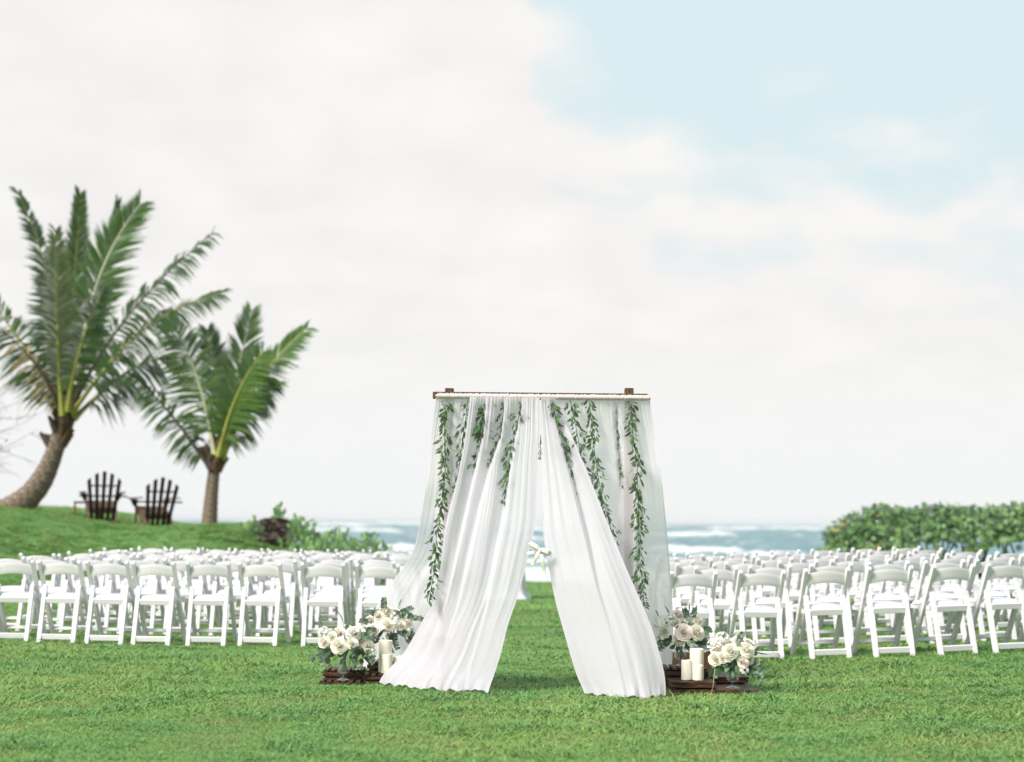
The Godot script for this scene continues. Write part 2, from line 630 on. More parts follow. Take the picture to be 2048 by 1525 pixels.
func sea() -> void:
	var wav := FastNoiseLite.new()
	wav.seed = 9
	wav.frequency = 1.0
	wav.fractal_octaves = 3
	var foam := FastNoiseLite.new()
	foam.seed = 21
	foam.frequency = 1.0
	foam.fractal_octaves = 4
	# breakers: distance, middle azimuth, half width (degrees), crest height, depth of the white water
	var br := [[390.0, 6.9, 2.4, 1.5, 46.0], [430.0, -6.5, 3.0, 1.2, 40.0], [820.0, 10.8, 4.6, 2.6, 90.0], [800.0, -8.5, 4.0, 2.4, 90.0], [172.0, 7.2, 2.2, 0.8, 22.0], [150.0, 10.0, 1.6, 0.6, 12.0],
		[168.0, -4.6, 1.6, 0.7, 18.0], [118.0, 1.2, 5.0, 0.35, 12.0], [96.0, 0.0, 30.0, 0.3, 14.0], [1250.0, 0.0, 8.0, 3.0, 120.0], [560.0, 30.0, 7.0, 1.6, 50.0], [300.0, -32.0, 9.0, 1.2, 40.0], [560.0, 1.0, 1.8, 1.5, 40.0], [260.0, 0.8, 1.2, 0.8, 16.0]]
	var mb := MB.new()
	mb.colored = true
	var rows := 230
	var cols := 700
	for r in rows:
		var d := 36.0 * pow(8500.0 / 36.0, pow(r / float(rows - 1), 0.93))
		for k in cols:
			var azd := lerpf(-85.0, 85.0, k / float(cols - 1))
			var a := deg_to_rad(azd)
			var x := sin(a) * d
			var z := -cos(a) * d
			var amp := 0.22 + 0.3 * step01(120.0, 500.0, d)
			var y := SEA + wav.get_noise_2d(x * 0.035, z * 0.11) * amp
			y += wav.get_noise_2d(x * 0.16 + 30.0, z * 0.34) * 0.10 * step01(600.0, 150.0, d)
			var white := 0.0
			for b in br:
				var dd: float = d - b[0] * (1.0 + 0.06 * wav.get_noise_2d(azd * 0.16, b[0]))
				var w := step01(b[2], b[2] * 0.55, absf(azd - b[1]) + wav.get_noise_2d(azd * 0.7 + b[0], 3.0) * 0.9)
				if w <= 0.0 or absf(dd) > b[4] * 2.5: continue
				var f := exp(-pow(dd / (b[4] * 0.55), 2.0))
				y += b[3] * w * f * (0.75 + 0.5 * foam.get_noise_2d(azd * 1.6, b[0]))
				white = maxf(white, w * step01(0.25, 0.7, f + foam.get_noise_2d(x * 0.09, z * 0.13) * 0.5))
			var speck := foam.get_noise_2d(azd * 1.15, log(d) * 26.0) + 0.35 * foam.get_noise_2d(azd * 5.0, log(d) * 60.0)
			white = maxf(white, step01(0.33, 0.55, speck) * 0.65 * step01(2500.0, 700.0, d))
			white = maxf(white, step01(104.0, 84.0, d) * clampf(0.65 + foam.get_noise_2d(x * 0.3, z * 0.5), 0.0, 0.9))
			var teal := Color(0.035, 0.13, 0.155).lerp(Color(0.07, 0.19, 0.215), clampf(0.5 + foam.get_noise_2d(azd * 0.6, log(d) * 14.0 + 50.0) * 1.4, 0, 1))
			teal = teal.lerp(Color(0.16, 0.29, 0.30), step01(170.0, 90.0, d) * 0.6)
			mb.tint = teal.lerp(Color(0.68, 0.70, 0.70), white)
			mb.vert(Vector3(x, y, z), Vector2(x, z))
	for r in rows - 1:
		for k in cols - 1:
			mb.quad(r * cols + k, (r + 1) * cols + k, (r + 1) * cols + k + 1, r * cols + k + 1)
	var o := struct("sea", mb, M.water)
	o.set_meta("label", "teal sea with white breakers behind the lawn")

# ------------------------------------------------------------------ folding chairs
func stadium(a: Vector2, b: Vector2, w: float, round_end: bool) -> PackedVector2Array:
	var y := (b - a).normalized()
	var x := Vector2(y.y, -y.x)
	var p := PackedVector2Array([a - x * w * 0.5, a + x * w * 0.5])
	if round_end:
		for k in 9:
			var t := PI * k / 8.0
			p.append(b - y * w * 0.5 + x * cos(t) * w * 0.5 + y * sin(t) * w * 0.5)
	else:
		p.append(b + x * w * 0.5)
		p.append(b - x * w * 0.5)
	return p

func chair_proto() -> Node3D:
	var t := thing("folding_chair", "white folding chair", "chair")
	var X := Vector3.RIGHT
	var Y := Vector3.UP
	var F := Vector3.FORWARD
	for s in [-1.0, 1.0]:
		var mb := MB.new()
		mb.slab(Vector3(s * 0.192, 0, 0), F, Y, X, stadium(Vector2(0.215, 0.0), Vector2(-0.225, 0.78), 0.042, true), -0.016, 0.016, 0.004)
		obj("upright", mb, M.chair, t)
		var lg := MB.new()
		lg.slab(Vector3(s * 0.166, 0, 0), F, Y, (X + Y * -s * 0.03).normalized(), stadium(Vector2(-0.228, 0.0), Vector2(-0.118, 0.545), 0.036, true), -0.019, 0.019, 0.004)
		obj("rear_leg", lg, M.chair, t)
	# the curved top rail
	var rail := MB.new()
	var front := []
	for side in 2:
		var rows := []
		for r in 7:
			var v := r / 6.0
			var row := PackedVector3Array()
			for k in 21:
				var u := k / 10.0 - 1.0
				var arch := 0.03 * (1.0 - u * u)
				var hh := lerpf(0.63 + arch * 0.75, 0.728 + arch, v)
				var edge := 0.004 if (r == 0 or r == 6) else 0.0
				var f := lerpf(-0.156, -0.180, (hh - 0.63) / 0.1) - 0.022 * (1.0 - u * u)
				f += (0.009 - edge) * (1.0 if side == 1 else -1.0)
				row.append(Vector3(u * 0.177, hh, -f))
			rows.append(row)
		front.append(rows)
		if side == 0:
			rail.grid(rows)
		else:
			var rv := rows.duplicate()
			rv.reverse()
			rail.grid(rv)
	rail.grid([front[1][6], front[0][6]])
	rail.grid([front[0][0], front[1][0]])
	obj("back_rail", rail, M.chair, t)
	var fr := MB.new()
	fr.box(Vector3(0, 0.4, 0.150), Vector3(0.292, 0.055, 0.022), Basis(X, deg_to_rad(16)), 0.004)
	fr.box(Vector3(-0.172, 0.405, -0.06), Vector3(0.022, 0.04, 0.3), Basis(), 0.004)
	fr.box(Vector3(0.172, 0.405, -0.06), Vector3(0.022, 0.04, 0.3), Basis(), 0.004)
	fr.box(Vector3(0, 0.405, -0.215), Vector3(0.366, 0.04, 0.022), Basis(), 0.004)
	obj("seat_frame", fr, M.chair, t)
	# padded seat, wider at the front
	var pad := MB.new()
	var rows := []
	var prof := [[0.0, 0.428], [0.0, 0.436], [0.006, 0.446], [0.02, 0.455], [0.06, 0.461], [0.12, 0.463]]
	for q in prof:
		var row := PackedVector3Array()
		for k in 41:
			var a := -TAU * k / 40.0
			var ca := cos(a)
			var sa := sin(a)
			var x := signf(ca) * pow(absf(ca), 0.32)
			var z := signf(sa) * pow(absf(sa), 0.32)
			var wide := lerpf(0.2, 0.158, (z + 1.0) * 0.5)
			row.append(Vector3(x * (wide - q[0]), q[1], -0.035 + z * (0.185 - q[0])))
		rows.append(row)
	pad.grid(rows)
	var top := PackedVector3Array()
	for k in 40: top.append(rows[5][k])
	pad.face(top, Vector3(0, 0.3, -0.05))
	var bot := PackedVector3Array()
	for k in 40: bot.append(rows[0][k])
	pad.face(bot, Vector3(0, 0.5, -0.05))
	obj("seat_cushion", pad, M.cushion, t)
	var st := MB.new()
	st.box(Vector3(0, 0.062, 0.214), Vector3(0.298, 0.05, 0.02), Basis(X, deg_to_rad(11)), 0.004)
	obj("rear_stretcher", st, M.chair, t)
	var sf := MB.new()
	sf.box(Vector3(0, 0.115, -0.15), Vector3(0.352, 0.036, 0.018), Basis(X, deg_to_rad(-29)), 0.004)
	obj("front_stretcher", sf, M.chair, t)
	return t

func chairs() -> void:
	rng.seed = 5
	var proto := chair_proto()
	var first := true
	var rows := ["nearest", "second nearest", "third nearest", "middle", "third farthest", "second farthest", "farthest"]
	var spots := ["first", "second", "third", "fourth", "fifth", "sixth", "seventh", "eighth", "ninth"]
	for side in 2:
		for r in 7:
			var xs := []
			if side == 0:
				if r == 0:
					xs = [-1.24, -1.757, -2.33, -2.83, -3.33, -3.78, -4.27, -4.77, -5.25]
				else:
					var x := -1.28 - 0.09 * (r % 3)
					while x > -5.62:
						xs.append(x)
						x -= rng.randf_range(0.46, 0.505)
			else:
				if r == 0:
					xs = [1.57, 2.16, 2.74, 3.29, 3.83, 4.33, 4.83]
				else:
					var x := 1.62 + 0.13 * ((r * 2) % 3) + r * 0.06
					while x < 5.75:
						xs.append(x)
						x += rng.randf_range(0.51, 0.57)
			for i in xs.size():
				var x: float = xs[i]
				var z := 0.0
				var turn := 0.0
				if side == 0:
					z = -(14.10 + r * 1.17 + 0.021 * pow(maxf(i - 3.0, 0.0), 2.0))
					turn = -deg_to_rad(1.5 + 0.5 * i)
				else:
					z = -(13.06 + r * 1.14 + 0.012 * pow(maxf(i - 2.0, 0.0), 2.0))
					turn = deg_to_rad(5.0 + 1.7 * i)
				z += rng.randf_range(-0.06, 0.06) if r > 0 else 0.0
				turn += deg_to_rad(rng.randf_range(-3.0, 3.0))
				var o: Node3D = proto
				if first:
					first = false
				else:
					o = proto.duplicate()
					o.name = numbered("folding_chair")
					add_child(o)
					var paint: Material = [M.chair, M.chair_b, M.chair_c][rng.randi() % 3]
					for c in o.get_children():
						if c.name != "seat_cushion":
							c.material_override = paint
				o.position = Vector3(x, ground(x, z) - 0.004, z)
				o.rotation = Vector3(0, turn, 0.03 if side == 1 and x > 2.4 else 0.0)
				tag(o, "white folding chair, %s from the aisle in the %s row on the %s side" % [spots[i], rows[r], "palm" if side == 0 else "hedge"], "chair", "folding chairs set out in rows")

# ------------------------------------------------------------------ the arch, its cloth and greenery
var fold_a := [Vector2(-0.19, 2.05), Vector2(-0.212, 1.8), Vector2(-0.25, 1.6), Vector2(-0.31, 1.3), Vector2(-0.37, 1.0), Vector2(-0.46, 0.6), Vector2(-0.62, 0.2), Vector2(-0.7, 0.0)]
var fold_b := [Vector2(-0.055, 2.05), Vector2(-0.081, 1.79), Vector2(-0.153, 1.58), Vector2(-0.22, 1.3), Vector2(-0.28, 1.0), Vector2(-0.37, 0.6), Vector2(-0.5, 0.2), Vector2(-0.56, 0.0)]
var fold_c := [Vector2(0.068, 2.05), Vector2(0.011, 1.76), Vector2(-0.035, 1.44), Vector2(-0.041, 1.3), Vector2(-0.10, 1.0), Vector2(-0.17, 0.6), Vector2(-0.28, 0.2), Vector2(-0.32, 0.0)]
var fold_d := [Vector2(0.284, 2.05), Vector2(0.36, 1.763), Vector2(0.461, 1.377), Vector2(0.53, 1.1), Vector2(0.61, 0.75), Vector2(0.74, 0.3), Vector2(0.8, 0.0)]
var fold_e := [Vector2(0.740, 2.057), Vector2(0.748, 1.873), Vector2(0.770, 1.661), Vector2(0.795, 1.415), Vector2(0.809, 1.205), Vector2(0.83, 0.9), Vector2(0.86, 0.0)]

func sheet(left: Array, right: Array, folds: Array, ripple: float, seed_: int, bulge: float, back := 0, cols := 150, rows_n := 110) -> MB:
	var nz := FastNoiseLite.new()
	nz.seed = seed_
	nz.frequency = 1.0
	nz.fractal_octaves = 2
	var rows := []
	for r in rows_n:
		var v := r / float(rows_n - 1)
		var y := lerpf(2.055, 0.012, v)
		var a := Vector3.ZERO
		var b := Vector3.ZERO
		for k in 5:                                # rounded corners
			var yy := clampf(y + (k - 2) * 0.035, 0.0, 2.06)
			a += edge3(left, yy) * 0.2
			b += edge3(right, yy) * 0.2
		a.y = y
		b.y = y
		var row := PackedVector3Array()
		for k in cols:
			var u := k / float(cols - 1)
			var p := a.lerp(b, u)
			if back < 0:                           # only the outer side of a rear drape is blown back
				p.z = lerpf(b.z, a.z, pow(1.0 - u, 1.3))
			elif back > 0:
				p.z = lerpf(a.z, b.z, pow(u, 1.3))
			var gather := nz.get_noise_2d(u * 26.0, v * 0.6) * 0.010 * exp(-v * 6.0)
			var wide := nz.get_noise_2d(u * 5.5 + 20.0, v * 0.7 + 3.0) * ripple * (0.7 + 0.8 * v)
			wide += nz.get_noise_2d(u * 13.0 + 50.0, v * 0.9) * ripple * 0.28
			wide += nz.get_noise_2d(u * 30.0 + 90.0, v * 1.1) * ripple * 0.05
			p.z += (gather + wide) * step01(0.0, 0.05, u + 0.03) * step01(1.0, 0.95, u - 0.03)
			p.z += bulge * sin(PI * u) * v * v
			for f in folds:
				var dx := p.x - along(f.path, y)
				var w: float = f.left if dx < 0.0 else f.right
				var fade := lerpf(1.0, 0.14, step01(0.3, 0.85, v)) * step01(-0.01, 0.06, v)
				p.z -= f.deep * fade * exp(-pow(dx / w, 2.0))
			if back != 0 and y > 0.35:               # it hangs in front of its post
				var post := absf(p.x - (-0.448 if back < 0 else 0.840))
				p.z = lerpf(p.z, maxf(p.z, -10.452), step01(0.10, 0.05, post))
			if v > 0.93:                           # the hem spreads on the grass
				var h := (v - 0.93) / 0.07
				p.z += h * h * (0.02 + 0.03 * nz.get_noise_2d(u * 7.0, 9.0))
				p.y += h * (0.012 + 0.02 * nz.get_noise_2d(u * 9.0, 4.0))
			row.append(p)
		rows.append(row)
	var mb := MB.new()
	mb.grid(rows)
	# a narrow hem along both sides, turned back
	for e in [0, cols - 1]:
		var hem := []
		for off in [0.0, 0.012]:
			var line := PackedVector3Array()
			for r in rows_n:
				line.append(rows[r][e] + Vector3(off * (1.0 if e == 0 else -1.0), 0, -0.004 if off > 0.0 else 0.0))
			hem.append(line)
		mb.grid(hem)
	return mb

func arch() -> void:
	var t := thing("wedding_arch", "square wooden arch of rough posts and beam under white drapes", "arch", Vector3(0.2, 0, -10.50))
	var o := t.position
	for x in [-0.448, 0.840]:
		var mb := MB.new()
		var hgt := 2.132 if x < 0.0 else 2.145
		mb.box(Vector3(x - o.x, hgt * 0.5, 0), Vector3(0.062, hgt, 0.062), Basis(), 0.004)
		obj("post", mb, M.post, t)
	var bm := MB.new()
	bm.box(Vector3(0.204 - o.x, 2.076, 0.055), Vector3(1.536, 0.05, 0.04), Basis(), 0.004)
	obj("beam", bm, M.post, t)
	var rod := MB.new()
	rod.tube(PackedVector3Array([Vector3(-0.54 - o.x, 2.064, 0.14), Vector3(0.982 - o.x, 2.064, 0.14)]), PackedFloat32Array([0.012, 0.012]), 12)
	obj("curtain_rod", rod, M.pale_wood, t)

	var LF_l := [-0.294, 2.035, -10.31, -0.332, 1.718, -10.30, -0.385, 1.438, -10.30, -0.425, 1.298, -10.30, -0.464, 1.124, -10.30, -0.486, 0.863, -10.32, -0.541, 0.611, -10.44, -0.621, 0.476, -10.53, -0.721, 0.295, -10.63, -0.784, 0.195, -10.66, -0.888, 0.110, -10.68, -0.942, 0.009, -10.69]
	var LF_r := [0.195, 2.043, -10.33, 0.197, 1.795, -10.33, 0.184, 1.622, -10.32, 0.179, 1.339, -10.31, 0.170, 1.130, -10.30, 0.140, 1.019, -10.30, 0.110, 0.877, -10.29, 0.053, 0.657, -10.28, -0.015, 0.475, -10.27, -0.054, 0.291, -10.26, -0.104, 0.125, -10.26, -0.154, 0.0, -10.25]
	var RF_l := [0.207, 2.043, -10.34, 0.213, 1.619, -10.325, 0.224, 1.189, -10.30, 0.226, 1.078, -10.30, 0.248, 0.978, -10.29, 0.280, 0.793, -10.28, 0.326, 0.594, -10.28, 0.386, 0.394, -10.27, 0.428, 0.245, -10.26, 0.494, 0.050, -10.25, 0.539, 0.0, -10.25]
	var RF_r := [0.298, 2.044, -10.33, 0.376, 1.884, -10.32, 0.435, 1.771, -10.31, 0.498, 1.613, -10.29, 0.554, 1.484, -10.27, 0.627, 1.293, -10.25, 0.726, 1.050, -10.22, 0.774, 0.927, -10.20, 0.848, 0.761, -10.18, 0.915, 0.606, -10.16, 0.972, 0.476, -10.15, 1.037, 0.247, -10.12, 1.065, 0.102, -10.10, 1.055, 0.0, -10.09]
	var LR_l := [-0.535, 2.06, -10.362, -0.55, 1.96, -10.40, -0.581, 1.729, -10.43, -0.601, 1.414, -10.43, -0.645, 1.181, -10.56, -0.712, 0.941, -10.82, -0.771, 0.867, -10.95, -0.884, 0.730, -11.15, -1.031, 0.525, -11.40, -1.092, 0.339, -11.55, -1.128, 0.218, -11.62, -1.15, 0.0, -11.7]
	var LR_r := [0.0, 2.06, -10.362, 0.0, 1.96, -10.40, -0.1, 1.2, -10.43, -0.2, 0.7, -10.6, -0.3, 0.0, -10.95]
	var RR_l := [0.2, 2.06, -10.362, 0.22, 1.96, -10.40, 0.45, 1.2, -10.43, 0.7, 0.5, -10.6, 0.85, 0.0, -10.8]
	var RR_r := [0.975, 2.06, -10.362, 0.99, 1.96, -10.40, 1.019, 1.802, -10.43, 1.066, 1.522, -10.43, 1.106, 1.244, -10.55, 1.158, 0.959, -10.80, 1.189, 0.769, -10.95, 1.210, 0.581, -11.04, 1.219, 0.396, -11.06, 1.215, 0.249, -11.06, 1.20, 0.0, -11.06]
	var fa := {"path": fold_a, "left": 0.055, "right": 0.010, "deep": 0.062}
	var fb := {"path": fold_b, "left": 0.05, "right": 0.010, "deep": 0.062}
	var fc := {"path": fold_c, "left": 0.06, "right": 0.012, "deep": 0.062}
	var fd := {"path": fold_d, "left": 0.012, "right": 0.06, "deep": 0.062}
	var fe := {"path": fold_e, "left": 0.013, "right": 0.013, "deep": 0.06}
	tag(obj("front_drape", sheet(LF_l, LF_r, [fa, fb, fc], 0.0085, 3, 0.10), M.cloth), "opaque white front drape sweeping towards the palms with its hem on the grass", "curtain", "drapes of the arch")
	tag(obj("front_drape", sheet(RF_l, RF_r, [fd], 0.009, 8, 0.17), M.cloth), "opaque white front drape sweeping towards the hedge with a rounded lower corner", "curtain", "drapes of the arch")
	tag(obj("sheer_drape", sheet(LR_l, LR_r, [], 0.009, 13, 0.0, -1), M.sheer), "sheer white rear drape blowing out over the crates on the palm side", "curtain", "drapes of the arch")
	tag(obj("sheer_drape", sheet(RR_l, RR_r, [fe], 0.009, 17, 0.0, 1), M.sheer), "sheer white rear drape hanging straight on the hedge side of the arch", "curtain", "drapes of the arch")

	# the gathered rod pocket
	var nz := FastNoiseLite.new()
	nz.seed = 2
	nz.frequency = 1.0
	var rows := []
	for k in 320:
		var x := lerpf(-0.527, 0.970, k / 319.0)
		var row := PackedVector3Array()
		for j in 13:
			var a := TAU * j / 12.0
			var rr := 0.0148 + 0.005 * nz.get_noise_2d(x * 95.0, sin(a) * 0.8) + 0.011 * step01(0.4, 1.0, sin(a)) * (0.5 + nz.get_noise_2d(x * 140.0, 5.0))
			row.append(Vector3(x, 2.064 + sin(a) * rr, -10.36 + cos(a) * rr))
		rows.append(row)
	var pk := MB.new()
	pk.grid(rows)
	tag(obj("gathered_heading", pk, M.cloth), "ruffled white cloth heading gathered along the rod of the arch", "curtain")

func garland(path: Array, z: float, label: String, seed_: int, big := 1.0, shapes: Array = []) -> void:
	rng.seed = seed_
	var o := Vector3(path[0].x, path[0].y, z)
	var t := thing("leafy_garland", label, "garland", o, 0.0, "garlands hanging from the arch")
	var pts := PackedVector3Array()
	var rad := PackedFloat32Array()
	for k in path.size():
		pts.append(Vector3(path[k].x, path[k].y, z) - o)
		rad.append(0.0022)
	var mb := MB.new()
	mb.tube(pts, rad, 5)
	obj("stem", mb, M.stem, t)
	var total := 0.0
	for k in range(1, pts.size()):
		total += pts[k].distance_to(pts[k - 1])
	var s := 0.012
	while s < total:
		var left := s
		var p := pts[0]
		for k in range(1, pts.size()):
			var l := pts[k].distance_to(pts[k - 1])
			if left <= l:
				p = pts[k - 1].lerp(pts[k], left / l)
				break
			left -= l
		# leaves come in sprigs: dense, then sparse
		var dense := 0.5 + 0.5 * sin(s * 29.0 + seed_ + 1.5 * sin(s * 11.0))
		var a := rng.randf() * TAU
		var out := rng.randf_range(0.35, 1.15)
		var dir := Vector3(cos(a) * out, -1.0 + rng.randf_range(-0.2, 0.5), absf(sin(a)) * out * 0.7).normalized()
		var reach := (0.006 + rng.randf_range(0.0, 0.042) * dense) * big
		var q := p + Vector3(cos(a) * reach, rng.randf_range(-0.01, 0.01), 0.004 + absf(sin(a)) * reach * 0.6)
		var side := Vector3(rng.randf_range(-1, 1), rng.randf_range(-0.3, 0.3), rng.randf_range(-0.6, 0.6))
		var y := dir
		var x := (side - y * side.dot(y)).normalized()
		var sc := rng.randf_range(0.62, 1.35) * (big if s < 0.4 else lerpf(big, 1.0, 0.5)) * lerpf(1.0, 0.7, step01(total - 0.25, total, s))
		var lf := put("leaf", shapes[rng.randi() % shapes.size()], M.greens[[0, 0, 1, 1, 2, 3, 3][rng.randi() % 7]], t)
		lf.transform = Transform3D(Basis(x, y, x.cross(y)).scaled(Vector3.ONE * sc), q)
		s += rng.randf_range(0.0036, 0.0070) / (0.65 + dense * 0.5)

func garlands() -> void:
	var shapes := []
	for k in 3:
		var mb := MB.new()
		mb.leaf(Vector3.ZERO, Vector3.UP, Vector3.RIGHT, 0.046, 0.0165 + 0.002 * k, 0.3, 0.1 + 0.12 * k)
		shapes.append(mb.mesh())
	var P := func(a: Array) -> Array:
		var r := []
		for k in a.size() / 2:
			r.append(Vector2(a[k * 2], a[k * 2 + 1]))
		return r
	var g := [
		[[-0.465, 2.045, -0.477, 1.861, -0.466, 1.544, -0.480, 1.298, -0.522, 1.088, -0.526, 0.879, -0.558, 0.671, -0.568, 0.61], -10.385, "longest leafy garland on the palm side, outermost beside the post", 1.0],
		[[-0.310, 2.047, -0.323, 1.933, -0.342, 1.791, -0.361, 1.615, -0.380, 1.474, -0.402, 1.32], -10.375, "leafy garland second in from the post on the palm side", 1.0],
		[[-0.190, 2.048, -0.203, 1.934, -0.212, 1.793, -0.228, 1.687, -0.25, 1.58], -10.36, "short thick dark leafy garland between two folds of the palm side drape", 1.4],
		[[-0.055, 2.049, -0.061, 1.936, -0.081, 1.794, -0.105, 1.723, -0.122, 1.652, -0.153, 1.582], -10.365, "short thin leafy garland half sunk in a fold of the palm side drape", 0.85],
		[[0.068, 2.050, 0.048, 1.919, 0.011, 1.760, -0.023, 1.583, -0.035, 1.442, -0.041, 1.309], -10.355, "leafy garland on the palm side drape nearest the middle opening", 1.0],
		[[0.284, 2.045, 0.313, 1.904, 0.360, 1.763, 0.403, 1.622, 0.439, 1.482, 0.461, 1.377], -10.355, "leafy garland on the hedge side drape nearest the middle opening", 1.0],
		[[0.411, 2.054, 0.437, 1.940, 0.466, 1.799, 0.488, 1.658, 0.527, 1.536, 0.566, 1.466], -10.36, "slanting leafy garland behind the edge of the hedge side front drape", 1.0],
		[[0.546, 2.055, 0.561, 1.906, 0.579, 1.730, 0.604, 1.554, 0.637, 1.379, 0.676, 1.239, 0.711, 1.117, 0.733, 1.048], -10.355, "long leafy garland that disappears behind the hedge side front drape", 1.0],
		[[0.740, 2.057, 0.748, 1.873, 0.770, 1.661, 0.790, 1.45], -10.475, "narrow leafy garland in a deep fold of the hedge side sheer drape", 0.8],
		[[0.857, 2.058, 0.843, 1.944, 0.864, 1.768, 0.889, 1.592, 0.893, 1.416, 0.904, 1.206, 0.901, 1.032, 0.918, 0.824, 0.936, 0.685, 0.933, 0.6], -10.385, "longest leafy garland on the hedge side, outermost beside the post", 1.0],
		[[0.204, 1.80, 0.205, 1.7, 0.206, 1.62], -10.40, "tiny leafy strand seen through the slit between the two front drapes", 0.7],
	]
	for k in g.size():
		garland(P.call(g[k][0]), g[k][1], g[k][2], 100 + k, g[k][3], shapes)

func ribbon(pts: Array, wid: float, face_dir: Vector3, taper := 1.0) -> MB:
	var rows := []
	for k in pts.size():
		var t: Vector3 = (pts[mini(k + 1, pts.size() - 1)] - pts[maxi(k - 1, 0)]).normalized()
		var x := t.cross(face_dir).normalized()
		var w := wid * 0.5 * lerpf(1.0, taper, k / float(pts.size() - 1))
		rows.append(PackedVector3Array([pts[k] - x * w, pts[k] - x * w * 0.35 + face_dir * 0.004, pts[k] + x * w * 0.35 + face_dir * 0.002, pts[k] + x * w]))
	var mb := MB.new()
	mb.grid(rows)
	return mb

func bow() -> void:
	var o := Vector3(0.205, 0.985, -10.22)
	var t := thing("ribbon_bow", "cream satin ribbon bow tied across the opening of the drapes", "bow", o)
	for s in [-1.0, 1.0]:
		var pts := []
		var up := 0.055 if s < 0.0 else -0.018
		for k in 15:
			var a := PI * 2.0 * k / 14.0
			pts.append(Vector3(s * (0.043 - 0.043 * cos(a)), up * (0.5 - 0.5 * cos(a)) + 0.016 * sin(a), 0.02 * sin(a) + 0.01))
		obj("loop", ribbon(pts, 0.036, Vector3(0, 0.35, 0.93)), M.ribbon, t)
		var tail := []
		for k in 9:
			var v := k / 8.0
			var ln := 0.2 if s > 0.0 else 0.115
			tail.append(Vector3(s * (0.006 + (0.038 if s > 0.0 else 0.06) * v), -ln * v - 0.004, 0.012 + 0.014 * sin(v * 5.0)))
		obj("tail", ribbon(tail, 0.03, Vector3(0, 0.05, 1), 1.15), M.ribbon, t)
		var tie := []
		for k in 7:
			var v := k / 6.0
			tie.append(Vector3(s * (0.01 + 0.10 * v), -0.005 - 0.02 * v * (1.0 if s < 0.0 else 0.4), 0.004 - 0.075 * v))
		obj("tie", ribbon(tie, 0.024, Vector3(0, 0.1, 1)), M.ribbon, t)
	t.scale = Vector3.ONE * 0.82
	var kn := MB.new()
	kn.tube(PackedVector3Array([Vector3(-0.004, -0.017, 0.02), Vector3(0, -0.01, 0.026), Vector3(0, 0.01, 0.026), Vector3(0.003, 0.017, 0.02)]), PackedFloat32Array([0.006, 0.013, 0.013, 0.006]), 8)
	obj("knot", kn, M.ribbon, t)

# ------------------------------------------------------------------ crates, candles, vases, flowers
# at: the middle of the front edge on the ground; across: boards of the top run side to side
func crate(label: String, at: Vector3, w: float, h: float, d: float, across: bool, boards: int, turn := 0.0) -> Node3D:
	var t := thing("slatted_crate", label, "crate", at, turn, "dark slatted crates at the foot of the arch")
	var th := 0.014
	var m: Material = M.crate[rng.randi() % 3]
	# top slats
	var n := 6 if across else int(w / 0.048)
	for k in n:
		var mb := MB.new()
		if across:
			var pitch := d / n
			mb.box(Vector3(rng.randf_range(-0.002, 0.002), h - th * 0.5, -pitch * (k + 0.5)), Vector3(w, th, pitch * 0.93), Basis(Vector3.UP, rng.randf_range(-0.006, 0.006)), 0.002)
		else:
			var pitch := w / n
			mb.box(Vector3(-w * 0.5 + pitch * (k + 0.5), h - th * 0.5, -d * 0.5), Vector3(pitch * 0.66, th, d), Basis(Vector3.UP, rng.randf_range(-0.01, 0.01)), 0.002)
		obj("slat", mb, M.crate[rng.randi() % 3] if across else M.crate_depth, t)
	# front and back boards
	var room := h - th
	for side in 2:
		for k in boards:
			var mb := MB.new()
			var pitch := room / boards
			mb.box(Vector3(0, pitch * (k + 0.5) + 0.001, -0.008 if side == 0 else -d + 0.008), Vector3(w - 0.004, pitch * (0.66 if boards > 1 else 0.9), 0.014), Basis(), 0.002)
			obj("board", mb, M.crate[rng.randi() % 3], t)
	# side boards, set back from the front
	for s in [-1.0, 1.0]:
		for k in boards:
			var mb := MB.new()
			var pitch := room / boards
			mb.box(Vector3(s * (w * 0.5 - 0.01), pitch * (k + 0.5) + 0.001, -d * 0.5), Vector3(0.012, pitch * 0.6, d - 0.034), Basis(), 0.002)
			obj("board", mb, M.crate_depth, t)
		for zz in [-0.024, -d + 0.024]:
			var ps := MB.new()
			ps.box(Vector3(s * (w * 0.5 - 0.026), room * 0.5, zz), Vector3(0.018, room - 0.002, 0.016))
			obj("corner_post", ps, m, t)
	return t

func candle(label: String, at: Vector3, r: float, h: float, sunk: float) -> void:
	var t := thing("pillar_candle", label, "candle", at, rng.randf() * TAU, "ivory pillar candles")
	var mb := MB.new()
	mb.lathe(Vector3.ZERO, PackedVector2Array([Vector2(0.0, 0.001), Vector2(r * 0.96, 0.001), Vector2(r, 0.006), Vector2(r * 0.995, h * 0.5), Vector2(r, h - 0.006), Vector2(r * 0.985, h), Vector2(r * 0.93, h), Vector2(r * 0.86, h - sunk), Vector2(0.0, h - sunk * 1.2)]), 28, 0.0022)
	obj("wax", mb, M.wax, t)
	var wk := MB.new()
	wk.tube(PackedVector3Array([Vector3(0, h - sunk * 1.3, 0), Vector3(0.001, h - sunk + 0.008, 0.001), Vector3(0.003, h - sunk + 0.013, 0.001)]), PackedFloat32Array([0.0013, 0.0013, 0.001]), 5)
	obj("wick", wk, M.wick, t)

